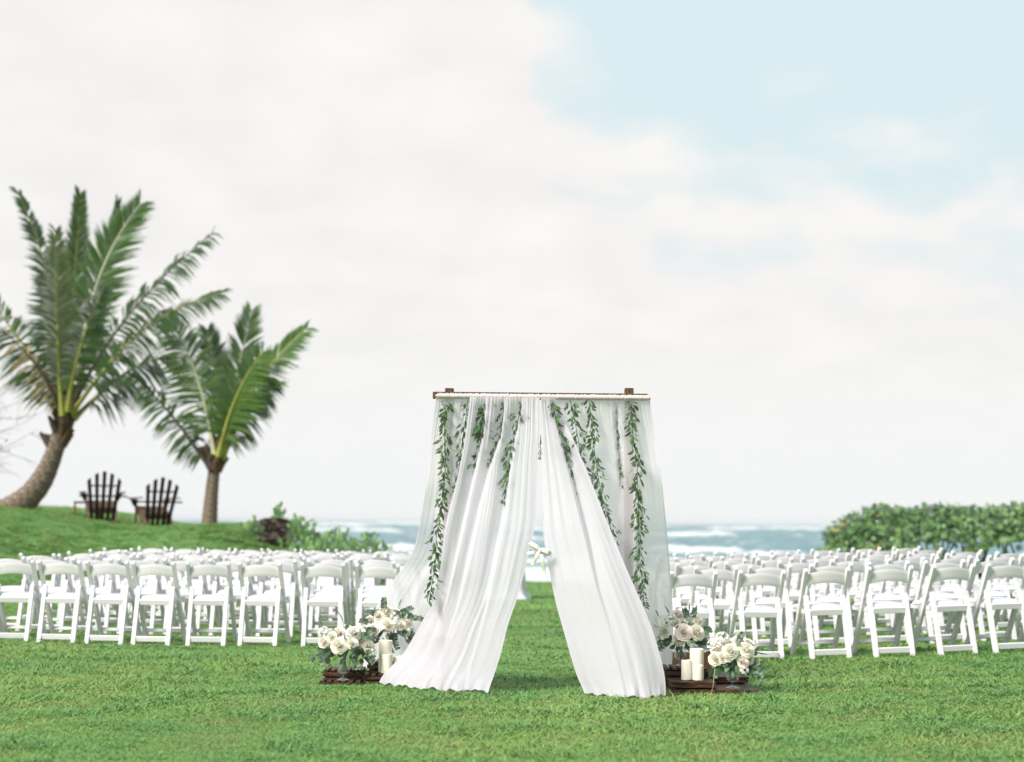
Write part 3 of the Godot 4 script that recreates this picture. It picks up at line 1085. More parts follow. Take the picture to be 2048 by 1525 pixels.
func vase(label: String, at: Vector3, k: float) -> void:
	var t := thing("footed_vase", label, "vase", at, 0.0, "footed glass vases")
	var mb := MB.new()
	mb.lathe(Vector3.ZERO, PackedVector2Array([Vector2(0.002, 0.001), Vector2(0.05, 0.001), Vector2(0.05, 0.003), Vector2(0.03, 0.008), Vector2(0.012, 0.016)]) , 32)
	mb.lathe(Vector3.ZERO, PackedVector2Array([Vector2(0.012, 0.016), Vector2(0.008, 0.024), Vector2(0.0085, 0.034), Vector2(0.016, 0.042)]), 24)
	obj("foot", mb, M.glass, t)
	var bw := MB.new()
	var prof := PackedVector2Array([Vector2(0.006, 0.044), Vector2(0.026, 0.047), Vector2(0.04, 0.058), Vector2(0.046, 0.078), Vector2(0.047, 0.105), Vector2(0.047, 0.15), Vector2(0.05, 0.19 * k), Vector2(0.048, 0.19 * k), Vector2(0.045, 0.15), Vector2(0.044, 0.105), Vector2(0.043, 0.078), Vector2(0.036, 0.061), Vector2(0.02, 0.052), Vector2(0.004, 0.05)])
	bw.lathe(Vector3.ZERO, prof, 32)
	obj("bowl", bw, M.glass, t)

var rose_mesh := []
var cluster_mesh: ArrayMesh
var disc_leaf: ArrayMesh
var long_leaf: ArrayMesh

func rose_shape(kind: int) -> ArrayMesh:
	# faces +y, radius about 1
	var mb := MB.new()
	rng.seed = 300 + kind
	var open := [1.0, 0.82, 0.62][kind] as float
	var rings := [[3, 0.10, 0.60, 0.0], [4, 0.20, 0.68, 0.04], [5, 0.33, 0.68, 0.12], [5, 0.47, 0.60, 0.3], [6, 0.63, 0.48, 0.5], [7, 0.80, 0.30, 0.75], [7, 0.97, 0.08, 1.0]]
	for ri in rings.size():
		var q: Array = rings[ri]
		var num: int = q[0]
		var off := rng.randf() * TAU
		for k in num:
			var a0 := off + TAU * k / num + rng.randf_range(-0.12, 0.12)
			var half := PI / num * 1.45
			var rim: float = q[1] * lerpf(0.85, 1.0, open) + rng.randf_range(-0.03, 0.03)
			var hh: float = q[2] * lerpf(1.25, 1.0, open) + rng.randf_range(-0.04, 0.04)
			var rows := []
			for r in 5:
				var v := r / 4.0
				var row := PackedVector3Array()
				for c in 6:
					var u := c / 5.0 * 2.0 - 1.0
					var edge := 1.0 - 0.22 * u * u * v
					var rad := lerpf(0.07, rim, pow(v, 0.62)) * (1.0 + 0.10 * u * u * v)
					rad += q[3] * 0.16 * maxf(v - 0.72, 0.0) * 3.0
					var y: float = lerpf(-0.5, hh, v * edge) - q[3] * 0.14 * pow(maxf(v - 0.7, 0.0) * 3.3, 2.0)
					var a := a0 + u * half * lerpf(0.7, 1.0, v)
					row.append(Vector3(cos(a) * rad, y, sin(a) * rad))
				rows.append(row)
			mb.grid(rows)
	return mb.mesh()

func flower_shapes() -> void:
	for k in 3:
		rose_mesh.append(rose_shape(k))
	var mb := MB.new()
	rng.seed = 41
	for k in 26:                                   # a head of small four-petalled flowers
		var y := rng.randf_range(-0.25, 1.0)
		var a := rng.randf() * TAU
		var rr := sqrt(maxf(1.0 - y * y, 0.0))
		var p := Vector3(rr * cos(a), y, rr * sin(a)) * rng.randf_range(0.82, 1.05)
		var nrm := p.normalized()
		var x := nrm.cross(Vector3(0.3, 0.9, 0.2)).normalized()
		for j in 4:
			var dir := x.rotated(nrm, TAU * j / 4.0 + k)
			mb.leaf(p, (dir + nrm * 0.25).normalized(), nrm.cross(dir), 0.34, 0.32, -0.3, 0.2, true)
	cluster_mesh = mb.mesh()
	mb = MB.new()
	mb.leaf(Vector3.ZERO, Vector3.UP, Vector3.RIGHT, 0.036, 0.034, 0.18, 0.15, true)
	disc_leaf = mb.mesh()
	mb = MB.new()
	mb.leaf(Vector3.ZERO, Vector3.UP, Vector3.RIGHT, 0.062, 0.027, 0.25, 0.3)
	long_leaf = mb.mesh()

func aim(dir: Vector3, roll: float, s: float, at: Vector3) -> Transform3D:
	var y := dir.normalized()
	var x := y.cross(Vector3(0.21, 0.35, 0.91)).normalized().rotated(y, roll)
	return Transform3D(Basis(x, y, x.cross(y)).scaled(Vector3.ONE * s), at)

# heads: [x, y, towards the lens, size, colour, shape]; sprays: [from x, y, to x, y]; spikes: [x, y, lean]
func bouquet(label: String, at: Vector3, seed_: int, heads: Array, clusters: Array, sprays: Array, spikes: Array, foot: float) -> void:
	var t := thing("rose_bouquet", label, "bouquet", at, 0.0, "rose bouquets at the foot of the arch")
	rng.seed = seed_
	for q in heads:
		var p := Vector3(q[0], q[1], q[2])
		var dir := Vector3(q[0] * 2.2 + rng.randf_range(-0.2, 0.2), 0.42 + q[1] * 2.0, 0.75 + q[2] * 2.0)
		var r := put("rose", rose_mesh[q[5]], M.petal[q[4]], t)
		r.transform = aim(dir, rng.randf() * TAU, q[3] * 0.9, p)
		if q[4] == 2:
			r.set_meta("label", "blush pink rose")
	for q in clusters:
		var r := put("blossom_cluster", cluster_mesh, M.tiny_white, t)
		r.transform = aim(Vector3(q[0], 0.5, 0.6), rng.randf() * TAU, q[3], Vector3(q[0], q[1], q[2]))
	# collar of leaves under the flowers
	for k in 46:
		var a := rng.randf_range(-0.35, PI + 0.35)
		var rr := rng.randf_range(0.06, 0.165)
		var p := Vector3(cos(a) * rr * 1.05, rng.randf_range(-0.085, 0.0) - 0.2 * rr, sin(a) * rr * 0.75)
		var dir := Vector3(cos(a) * 0.9, rng.randf_range(-1.1, 0.1), sin(a) * 0.8)
		var l := put("leaf", long_leaf if rng.randf() < 0.45 else disc_leaf, M.euc[[0, 2, 2, 3, 3, 3, 1][rng.randi() % 7]], t)
		l.transform = aim(dir, rng.randf() * TAU, rng.randf_range(0.85, 1.45), p)
	for k in 16:                                   # leaves between the heads
		var a := rng.randf() * TAU
		var rr := rng.randf_range(0.05, 0.17)
		var p := Vector3(cos(a) * rr, rng.randf_range(0.0, 0.1), sin(a) * rr * 0.6 + 0.02)
		var l := put("leaf", disc_leaf, M.euc[rng.randi() % 3], t)
		l.transform = aim(Vector3(cos(a), 0.9, 0.4 * sin(a)), rng.randf() * TAU, rng.randf_range(0.7, 1.2), p)
	for q in sprays:
		var a := Vector3(q[0], q[1], 0.05)
		var b := Vector3(q[2], q[3], 0.09)
		var mid := a.lerp(b, 0.5) + Vector3(0, 0.02, 0.02)
		var n := maxi(4, int(a.distance_to(b) / 0.017))
		var pts := PackedVector3Array()
		var rad := PackedFloat32Array()
		for k in n + 1:
			var v := k / float(n)
			var p := a.lerp(mid, v).lerp(mid.lerp(b, v), v)
			pts.append(p)
			rad.append(0.0014)
			for s in [-1.0, 1.0]:
				var tdir := (b - a).normalized()
				var l := put("leaf", disc_leaf, M.euc[[0, 0, 1, 1, 2][rng.randi() % 5]], t)
				l.transform = aim(tdir + tdir.cross(Vector3(0, 0, 1)) * s * 1.4 + Vector3(0, 0, rng.randf_range(-0.3, 0.5)), rng.randf_range(-0.8, 0.8) + (0.0 if s > 0.0 else PI), rng.randf_range(0.75, 1.1) * (1.0 - 0.35 * v), p)
		var mb := MB.new()
		mb.tube(pts, rad, 4)
		obj("spray_stem", mb, M.stem, t)
	for q in spikes:
		var pts := PackedVector3Array()
		var rad := PackedFloat32Array()
		for k in 8:
			var v := k / 7.0
			pts.append(Vector3(q[0] + q[2] * v * v, q[1] + q[3] * v, 0.0 + 0.01 * v))
			rad.append(0.0016 + 0.0028 * step01(0.35, 0.6, v) * step01(1.08, 0.8, v))
		var mb := MB.new()
		mb.tube(pts, rad, 6)
		obj("bud_spike", mb, M.greens[2], t)
	# stems in the vase
	for k in 24:
		var a := rng.randf() * TAU
		var b := a + rng.randf_range(2.2, 3.6)
		var mb := MB.new()
		var lo := Vector3(cos(b) * 0.028, foot + 0.004, sin(b) * 0.028)
		var hi := Vector3(cos(a) * 0.034, -0.03, sin(a) * 0.034)
		mb.tube(PackedVector3Array([lo, lo.lerp(hi, 0.5) * Vector3(0.7, 1, 0.7), hi]), PackedFloat32Array([0.0024, 0.0024, 0.0026]), 5)
		obj("stem", mb, M.euc[3] if k % 3 else M.greens[2], t)

func still_life() -> void:
	rng.seed = 12
	crate("low slatted step under the vase in front of the palm side crates", Vector3(-1.215, 0.0, -10.70), 0.31, 0.034, 0.14, false, 1)
	crate("wide slatted crate behind the low step on the palm side", Vector3(-1.21, 0.0, -10.86), 0.30, 0.098, 0.26, false, 2)
	crate("small slatted crate carrying the candles on the palm side", Vector3(-0.905, 0.0, -10.74), 0.30, 0.08, 0.16, false, 2)
	crate("taller slatted crate behind the candles on the palm side", Vector3(-0.9, 0.0, -10.92), 0.29, 0.152, 0.27, false, 3)
	crate("plank topped crate carrying three candles on the hedge side", Vector3(1.286, 0.0, -10.39), 0.315, 0.085, 0.235, true, 2, deg_to_rad(1.5))
	crate("taller crate behind the candles on the hedge side", Vector3(1.268, 0.0, -10.66), 0.318, 0.15, 0.30, false, 3)
	crate("plank topped crate behind the front vase on the hedge side", Vector3(1.587, 0.0, -10.75), 0.28, 0.085, 0.24, true, 2)
	crate("low plank step under the front vase on the hedge side", Vector3(1.59, 0.0, -10.37), 0.29, 0.034, 0.30, true, 1)

	# an open cardboard box with paper in it
	var t := thing("cardboard_box", "open brown cardboard box with white paper inside, behind the hedge side crates", "box", Vector3(1.358, 0, -11.22))
	for s in [-1.0, 1.0]:
		var a := MB.new()
		a.box(Vector3(s * 0.148, 0.115, 0), Vector3(0.005, 0.225, 0.235))
		obj("side_panel", a, M.card, t)
		var b := MB.new()
		b.box(Vector3(0, 0.115, s * 0.12), Vector3(0.3, 0.225, 0.005))
		obj("side_panel", b, M.card, t)
	var pp := MB.new()
	var rows := []
	for r in 9:
		var row := PackedVector3Array()
		for k in 13:
			row.append(Vector3(-0.142 + 0.284 * k / 12.0, 0.225 + 0.03 * fine.get_noise_2d(k * 60.0, r * 60.0), -0.112 + 0.224 * r / 8.0))
		rows.append(row)
	pp.grid(rows)
	obj("packing_paper", pp, M.paper, t)

	rng.seed = 3
	candle("tallest ivory pillar candle on the palm side, behind the other two", Vector3(-0.905, 0.081, -10.865), 0.05, 0.232, 0.012)
	candle("middle height ivory pillar candle standing before the tallest one on the palm side", Vector3(-0.886, 0.081, -10.79), 0.041, 0.14, 0.008)
	candle("short ivory pillar candle half behind the drape on the palm side", Vector3(-0.812, 0.081, -10.85), 0.034, 0.122, 0.006)
	candle("tallest ivory pillar candle on the hedge side, at the back of its crate", Vector3(1.331, 0.086, -10.575), 0.05, 0.212, 0.012)
	candle("middle height ivory pillar candle on the hedge side, beside the drape", Vector3(1.249, 0.086, -10.49), 0.0375, 0.138, 0.007)
	candle("shortest ivory pillar candle on the hedge side, front edge of its crate", Vector3(1.325, 0.086, -10.465), 0.039, 0.108, 0.006)

	vase("footed glass vase on the low slatted step on the palm side", Vector3(-1.20, 0.035, -10.77), 1.0)
	vase("footed glass vase behind the candles on the palm side", Vector3(-0.875, 0.153, -11.04), 1.0)
	vase("footed glass vase on the taller crate on the hedge side, before the cardboard box", Vector3(1.246, 0.151, -10.85), 1.0)
	vase("footed glass vase on the low plank step on the hedge side", Vector3(1.572, 0.035, -10.48), 1.0)

	flower_shapes()
	# x, y, z are offsets from the middle of each bouquet
	bouquet("rose bouquet over the low slatted step on the palm side", Vector3(-1.19, 0.30, -10.77), 1,
		[[-0.03, -0.01, 0.125, 0.062, 0, 0], [-0.145, 0.01, 0.08, 0.046, 2, 2], [-0.04, 0.075, 0.06, 0.05, 2, 1], [0.07, 0.075, 0.075, 0.058, 1, 1], [0.06, 0.005, 0.115, 0.047, 1, 1], [0.175, -0.015, 0.05, 0.05, 0, 1], [-0.09, 0.05, 0.09, 0.04, 0, 1], [0.0, 0.09, -0.06, 0.05, 1, 1], [0.12, 0.02, 0.05, 0.04, 2, 2], [-0.1, 0.03, -0.08, 0.05, 0, 1], [0.1, 0.03, -0.09, 0.05, 1, 1]],
		[[-0.15, 0.075, 0.04, 0.042], [0.155, 0.09, 0.03, 0.038], [0.02, 0.03, 0.09, 0.036], [0.2, -0.06, 0.05, 0.03]],
		[[-0.12, -0.05, -0.235, -0.12], [0.14, -0.03, 0.21, -0.13], [0.1, 0.04, 0.2, 0.05], [0.06, -0.08, 0.1, -0.17], [-0.08, -0.06, -0.17, -0.15], [0.14, 0.08, 0.22, 0.1]],
		[[-0.16, 0.07, -0.04, 0.11], [-0.01, 0.1, -0.05, 0.13], [0.01, 0.1, -0.01, 0.1], [0.05, 0.1, 0.01, 0.12]], -0.21)
	bouquet("rose bouquet behind the tall candle on the palm side, its leaves against the drape", Vector3(-0.885, 0.415, -11.03), 2,
		[[-0.03, 0.10, 0.05, 0.055, 0, 1], [-0.01, 0.005, 0.12, 0.056, 0, 0], [-0.115, -0.03, 0.10, 0.05, 2, 1], [-0.09, 0.07, 0.06, 0.045, 2, 2], [0.085, 0.0, 0.10, 0.04, 0, 1], [0.13, 0.02, 0.06, 0.042, 2, 2], [0.12, -0.04, 0.09, 0.04, 0, 1], [-0.15, 0.03, 0.05, 0.045, 1, 1], [0.02, 0.08, -0.07, 0.05, 1, 1], [-0.1, 0.05, -0.08, 0.05, 0, 1]],
		[[0.045, 0.02, 0.1, 0.042], [-0.17, -0.02, 0.05, 0.042], [-0.19, -0.085, 0.06, 0.036], [0.03, 0.06, 0.08, 0.034]],
		[[-0.05, 0.1, -0.045, 0.19], [0.07, 0.07, 0.16, 0.13], [0.13, 0.05, 0.235, 0.045], [-0.1, 0.08, -0.17, 0.09], [0.14, -0.05, 0.2, -0.1], [-0.14, 0.0, -0.21, 0.03], [0.02, -0.06, 0.06, -0.16]],
		[[0.06, 0.11, 0.02, 0.08]], -0.21)
	bouquet("rose bouquet before the cardboard box on the hedge side, with a large blush rose", Vector3(1.25, 0.405, -10.84), 3,
		[[0.005, 0.0, 0.14, 0.066, 2, 0], [-0.03, -0.055, 0.12, 0.05, 0, 1], [0.105, -0.005, 0.11, 0.062, 0, 1], [-0.025, 0.115, 0.04, 0.05, 2, 0], [0.12, 0.075, 0.05, 0.045, 0, 2], [-0.13, 0.0, 0.08, 0.05, 0, 1], [0.05, 0.09, 0.05, 0.04, 1, 1], [-0.05, 0.07, 0.07, 0.045, 1, 1], [0.0, 0.05, -0.09, 0.05, 1, 1], [0.1, 0.05, -0.08, 0.05, 0, 1]],
		[[-0.15, 0.06, 0.04, 0.05], [-0.13, -0.05, 0.06, 0.042], [-0.08, 0.085, 0.07, 0.04], [0.2, -0.065, 0.06, 0.032]],
		[[-0.09, -0.05, -0.15, -0.13], [0.1, -0.06, 0.2, -0.09], [0.03, 0.1, 0.015, 0.155], [0.08, 0.1, 0.085, 0.16], [0.15, 0.0, 0.2, 0.01], [0.12, -0.07, 0.14, -0.14], [-0.1, -0.06, -0.17, -0.09]],
		[[-0.16, 0.07, -0.025, 0.075], [-0.07, 0.05, -0.05, 0.13], [0.06, 0.09, 0.0, 0.11], [0.11, 0.09, 0.005, 0.1]], -0.205)
	bouquet("rose bouquet over the low plank step on the hedge side, trailing round leaves", Vector3(1.572, 0.262, -10.47), 4,
		[[-0.03, 0.04, 0.12, 0.058, 0, 1], [0.085, 0.05, 0.10, 0.058, 0, 0], [-0.135, -0.015, 0.09, 0.052, 0, 1], [-0.09, -0.005, 0.11, 0.045, 0, 2], [0.055, -0.035, 0.115, 0.045, 2, 1], [-0.055, 0.0, 0.125, 0.04, 0, 1], [0.03, 0.1, 0.04, 0.05, 1, 1], [-0.04, 0.095, 0.04, 0.045, 1, 1], [0.1, 0.085, 0.03, 0.045, 1, 2], [0.0, 0.05, -0.09, 0.05, 1, 1], [0.11, -0.02, 0.07, 0.036, 1, 1], [-0.1, 0.04, -0.08, 0.05, 0, 1]],
		[[-0.08, 0.125, 0.05, 0.042], [-0.12, 0.09, 0.05, 0.04], [-0.15, 0.07, 0.04, 0.036], [0.15, 0.085, 0.04, 0.026], [0.06, -0.09, 0.11, 0.03]],
		[[0.14, -0.06, 0.19, -0.17], [-0.09, -0.07, -0.135, -0.13], [-0.02, -0.08, -0.02, -0.14], [0.03, 0.1, 0.055, 0.16], [0.12, -0.05, 0.2, -0.09], [0.1, -0.07, 0.13, -0.13], [-0.03, -0.05, 0.03, -0.05]],
		[[0.14, 0.04, 0.1, -0.03], [0.0, 0.1, 0.02, 0.06]], -0.18)

	# the draped table at the far end of the aisle
	var tb := MB.new()
	var tr := []
	for r in 26:
		var v := r / 25.0
		var row := PackedVector3Array()
		for k in 97:
			var a := -TAU * k / 96.0
			var rad := 0.3 + 0.03 * v + 0.03 * v * sin(a * 11.0 + sin(a * 3.0)) + 0.08 * pow(v, 12.0)
			row.append(Vector3(cos(a) * rad, 0.95 * (1.0 - v) + 0.01, sin(a) * rad))
		tr.append(row)
	tb.grid(tr)
	var tt := thing("draped_table", "round table under floor length white cloth at the far end of the aisle", "table", Vector3(-0.1, 0, -22.9))
	obj("tablecloth", tb, M.cushion, tt)
	var tp := MB.new()
	tp.lathe(Vector3.ZERO, PackedVector2Array([Vector2(0.302, 0.958), Vector2(0.29, 0.968), Vector2(0.0, 0.969)]), 48)
	obj("table_top", tp, M.cushion, tt)

	# long dry stalks lying on the lawn
	rng.seed = 9
	var stalks := [[1.36, -9.95, 0.06, 0.12, 0.17, "long dry grass stalk leaning against the hedge side crates"], [1.28, -9.75, 0.1, 0.02, 0.05, "bent dry grass stalk on the lawn below the candle crate"], [2.9, -11.0, 0.13, -0.05, 0.03, "pale dry grass stalk lying farthest out on the hedge side lawn"], [2.55, -10.55, 0.09, 0.05, 0.03, "short dry grass stalk lying between the vase and the chairs"], [2.12, -11.4, 0.08, 0.02, 0.02, "dry grass stalk close to the nearest chairs on the hedge side"]]
	for q in stalks:
		var mb := MB.new()
		mb.tube(PackedVector3Array([Vector3(-q[2] * 0.5, 0.012, 0.05), Vector3(0, 0.03 + q[4] * 0.4, 0), Vector3(q[2] * 0.5, 0.03 + q[4], -q[3])]), PackedFloat32Array([0.0008, 0.001, 0.0018]), 5)
		var s := obj("dry_stalk", mb, M.straw)
		s.position = Vector3(q[0], ground(q[0], q[1]), q[1])
		tag(s, q[5], "grass stalk")

# ------------------------------------------------------------------ palms, shrubs, garden chairs
# a frond: curve of four points from the crown, leaflet length, plane it is spread in, how far the leaflets hang
func frond(t: Node3D, p: Array, lmax: float, face_dir: Vector3, hang: float, sweep: float, m: Material, stalk: Material, seed_: int, gaps := 0.0, bare := 0.16) -> void:
	rng.seed = seed_
	var pts := PackedVector3Array()
	var rad := PackedFloat32Array()
	for k in 15:
		var v := k / 14.0
		pts.append(bez(p, v))
		rad.append(lerpf(0.078, 0.007, pow(v, 0.42)))
	var mb := MB.new()
	mb.tube(pts, rad, 6)
	var fr := obj("frond", mb, stalk, t)
	var lf := MB.new()
	var length := 0.0
	for k in range(1, pts.size()): length += pts[k].distance_to(pts[k - 1])
	var n := int(length * 31.0)
	var gust := FastNoiseLite.new()
	gust.seed = seed_
	gust.frequency = 1.0
	for k in n:
		var v := lerpf(bare, 1.0, (k + 0.5) / n)
		var o := bez(p, v)
		var tan := (bez(p, minf(v + 0.02, 1.0)) - bez(p, v - 0.02)).normalized()
		var s0 := tan.cross(face_dir).normalized()
		for s in [-1.0, 1.0]:
			if rng.randf() < gaps + 0.03 or gust.get_noise_2d(v * 16.0 + 40.0, s * 9.0) > 0.34: continue
			var w := (v - bare) / (1.0 - bare)
			var ln := lmax * 0.86 * (0.35 + 0.65 * sin(PI * clampf(pow(w, 0.75) * 0.86 + 0.1, 0.0, 1.0))) * rng.randf_range(0.82, 1.08)
			var sw := sweep + 0.22 + 0.8 * w + rng.randf_range(-0.13, 0.13) + gust.get_noise_2d(v * 7.0, s * 5.0) * 0.35
			var dir: Vector3 = (s0 * s + tan * sw + face_dir * rng.randf_range(0.0, 0.3) + Vector3(0, -hang * (rng.randf_range(0.6, 1.3) + gust.get_noise_2d(v * 9.0, s * 3.0 + 20.0)) - rng.randf() * 0.15, 0)).normalized()
			var wide := (face_dir.cross(dir).normalized() + face_dir * rng.randf_range(-0.5, 0.5)).normalized() * rng.randf_range(0.020, 0.032)
			var mid := o + dir * ln * 0.5
			var tip := o + dir * ln + Vector3(0, -1, 0) * ln * (0.12 + 0.22 * hang) + tan * ln * 0.08
			var fold := face_dir * 0.012
			var a := lf.vert(o - wide * 0.45)
			var b := lf.vert(o + wide * 0.45)
			var c := lf.vert(mid + wide + fold)
			var d := lf.vert(mid)
			var e := lf.vert(mid - wide + fold)
			var g := lf.vert(tip)
			lf.tri(a, b, d)
			lf.tri(b, c, d)
			lf.tri(a, d, e)
			lf.tri(e, d, g)
			lf.tri(d, c, g)
	var l := obj("leaflets", lf, m, fr)
	l.set_meta("kind", "stuff")

func palm(label: String, base: Vector3, path: Array, rad: Array, crown: Vector3, fronds: Array, seed_: int) -> void:
	var t := thing("coconut_palm", label, "palm tree", base, 0.0, "wind-blown palms on the mound")
	var nz := FastNoiseLite.new()
	nz.seed = seed_
	nz.frequency = 1.0
	var pts := PackedVector3Array()
	var rr := PackedFloat32Array()
	for k in 61:                                   # ringed trunk
		var v := k / 60.0
		pts.append(bez(path, v))
		var r := bez(rad, v).x
		r *= 1.0 + 0.05 * (fmod(k, 4.0) / 4.0) + 0.05 * nz.get_noise_1d(v * 9.0)
		rr.append(r)
	var mb := MB.new()
	mb.tube(pts, rr, 18, true, Vector2(1, 1))
	obj("trunk", mb, M.bark, t)
	rng.seed = seed_
	# boots: stubs of old fronds below the crown
	for k in 22:
		var v := rng.randf_range(0.70, 1.0)
		var p := bez(path, v)
		var a := rng.randf() * TAU
		var out := Vector3(cos(a), 0, sin(a))
		var r := bez(rad, v).x
		var st := MB.new()
		var ln := rng.randf_range(0.12, 0.34)
		var up := rng.randf_range(0.7, 1.9)
		st.tube(PackedVector3Array([p + out * r * 0.55 - Vector3(0, 0.1, 0), p + out * (r + 0.035) + Vector3(0, 0.05, 0), p + out * (r + 0.05 + ln * 0.45) + Vector3(0, ln * up * 0.6, 0)]), PackedFloat32Array([0.085, 0.07, 0.03]), 7)
		obj("frond_stub", st, M.boot if k % 3 else M.bark_dark, t)
	for k in fronds.size():
		var f: Dictionary = fronds[k]
		var p := []
		for q in f.p:
			p.append(crown + Vector3(q[0], q[1], q[2]))
		frond(t, p, f.len, Vector3(f.face[0], f.face[1], f.face[2]).normalized(), f.hang, f.sweep, f.m, f.stalk, seed_ * 50 + k, f.get("gaps", 0.0), f.get("bare", 0.16))

func palms() -> void:
	var G: Array = M.frond
	# metres from the crown; x to the right, y up, z towards the lens
	var one := [
		{"p": [[-0.05, -0.2, 0.1], [-0.35, 0.7, 0.3], [-0.75, 1.25, 0.4], [-1.75, 2.45, 0.5]], "len": 0.8, "face": [0.4, 0.35, 0.85], "hang": 0.75, "sweep": 0.25, "m": G[0], "stalk": M.rachis},
		{"p": [[-0.1, 0.1, -0.2], [-0.35, 1.6, -0.4], [-0.55, 2.9, -0.5], [-1.35, 4.4, -0.6]], "len": 0.62, "face": [0.8, 0.3, 0.5], "hang": 0.35, "sweep": 0.5, "m": G[0], "stalk": M.rachis},
		{"p": [[0.0, 0.1, -0.1], [-0.15, 1.6, -0.3], [-0.05, 3.0, -0.4], [-0.08, 4.35, -0.5]], "len": 0.62, "face": [0.55, 0.1, 0.8], "hang": 0.0, "sweep": 0.75, "m": G[1], "stalk": M.rachis},
		{"p": [[-0.02, -0.1, 0.25], [-0.1, 1.1, 0.55], [-0.02, 2.2, 0.8], [-0.14, 3.35, 0.75]], "len": 0.62, "face": [0.75, 0.1, 0.65], "hang": 0.25, "sweep": 0.45, "m": G[2], "stalk": M.rachis, "bare": 0.2},
		{"p": [[0.1, 0.1, 0.0], [0.25, 1.7, 0.1], [0.45, 2.9, 0.1], [1.22, 4.05, -0.1]], "len": 0.95, "face": [0.15, 0.1, 1.0], "hang": 0.1, "sweep": 0.45, "m": G[1], "stalk": M.rachis_pale},
		{"p": [[0.05, 0.1, -0.3], [0.2, 1.6, -0.6], [0.4, 3.0, -0.9], [0.5, 4.35, -1.1]], "len": 0.5, "face": [0.9, 0.1, 0.4], "hang": 0.0, "sweep": 0.8, "m": G[1], "stalk": M.rachis},
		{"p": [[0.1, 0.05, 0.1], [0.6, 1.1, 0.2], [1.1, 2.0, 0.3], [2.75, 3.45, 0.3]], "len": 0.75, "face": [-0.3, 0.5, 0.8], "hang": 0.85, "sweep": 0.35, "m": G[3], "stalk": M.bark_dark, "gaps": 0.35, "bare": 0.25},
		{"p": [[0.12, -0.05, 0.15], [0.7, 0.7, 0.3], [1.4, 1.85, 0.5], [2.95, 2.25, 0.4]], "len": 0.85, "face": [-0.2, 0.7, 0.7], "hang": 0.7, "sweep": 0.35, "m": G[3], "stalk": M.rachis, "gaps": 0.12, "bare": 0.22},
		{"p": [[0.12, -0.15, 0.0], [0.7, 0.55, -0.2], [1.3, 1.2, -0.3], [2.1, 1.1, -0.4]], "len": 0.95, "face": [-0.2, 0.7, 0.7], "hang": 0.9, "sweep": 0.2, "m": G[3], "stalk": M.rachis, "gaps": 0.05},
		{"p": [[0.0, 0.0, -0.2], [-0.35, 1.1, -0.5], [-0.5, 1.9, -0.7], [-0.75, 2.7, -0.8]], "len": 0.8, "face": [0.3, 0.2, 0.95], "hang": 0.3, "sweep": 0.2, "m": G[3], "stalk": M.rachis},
		{"p": [[0.08, 0.0, 0.25], [0.3, 0.8, 0.8], [0.6, 1.5, 1.1], [0.95, 2.2, 1.2]], "len": 0.62, "face": [0.5, 0.3, 0.8], "hang": 0.5, "sweep": 0.35, "m": G[0], "stalk": M.rachis, "gaps": 0.1},
		{"p": [[-0.02, -0.25, 0.2], [-0.2, 0.5, 0.35], [-0.5, 0.95, 0.45], [-1.3, 1.65, 0.6]], "len": 0.5, "face": [0.4, 0.5, 0.75], "hang": 1.0, "sweep": 0.2, "m": M.frond_dry, "stalk": M.bark_dark, "gaps": 0.5},
	]
	var gx := -8.95
	palm("larger palm with a thick curved trunk leaning in from the far edge of the mound", Vector3(gx, ground(gx, -28.0), -28.0),
		[Vector3(-1.3, -0.15, 0), Vector3(0.05, -0.1, 0), Vector3(0.25, 0.85, 0), Vector3(0.50, 2.35, 0)], [Vector3(0.24, 0, 0), Vector3(0.30, 0, 0), Vector3(0.13, 0, 0), Vector3(0.12, 0, 0)], Vector3(0.47, 1.9, 0), one, 3)
	var two := [
		{"p": [[-0.1, -0.3, 0.1], [-0.45, 0.15, 0.2], [-0.95, 1.0, 0.4], [-1.62, 1.45, 0.5]], "len": 0.62, "face": [0.4, 0.45, 0.8], "hang": 0.9, "sweep": 0.15, "m": G[0], "stalk": M.bark_dark, "gaps": 0.1},
		{"p": [[-0.05, 0.0, 0.1], [-0.2, 0.9, 0.3], [-0.35, 1.7, 0.4], [-0.95, 2.55, 0.4]], "len": 0.85, "face": [-0.1, 0.15, 1.0], "hang": 0.45, "sweep": 0.1, "m": G[1], "stalk": M.rachis_pale},
		{"p": [[0.0, 0.0, -0.2], [-0.1, 0.9, -0.4], [-0.2, 1.7, -0.5], [-0.4, 2.45, -0.6]], "len": 0.7, "face": [0.25, 0.15, 0.95], "hang": 0.2, "sweep": 0.5, "m": G[0], "stalk": M.rachis},
		{"p": [[0.03, 0.05, 0.0], [0.2, 0.9, 0.1], [0.4, 1.8, 0.1], [0.55, 2.75, 0.0]], "len": 0.78, "face": [0.1, 0.05, 1.0], "hang": 0.05, "sweep": 0.6, "m": G[1], "stalk": M.rachis_pale, "bare": 0.1},
		{"p": [[0.1, 0.0, 0.2], [0.4, 0.9, 0.35], [0.85, 1.6, 0.4], [1.68, 2.4, 0.3]], "len": 0.68, "face": [-0.15, 0.35, 0.9], "hang": 0.4, "sweep": 0.45, "m": G[1], "stalk": M.rachis},
		{"p": [[0.1, -0.1, 0.1], [0.35, 0.5, 0.2], [0.6, 1.0, 0.3], [1.15, 1.3, 0.4]], "len": 0.7, "face": [-0.1, 0.5, 0.85], "hang": 0.8, "sweep": 0.2, "m": G[3], "stalk": M.rachis},
		{"p": [[0.05, -0.05, 0.25], [0.25, 0.7, 0.5], [0.45, 1.3, 0.6], [0.9, 1.9, 0.6]], "len": 0.75, "face": [0.1, 0.2, 0.95], "hang": 0.35, "sweep": 0.25, "m": G[1], "stalk": M.rachis},
	]
	gx = -5.70
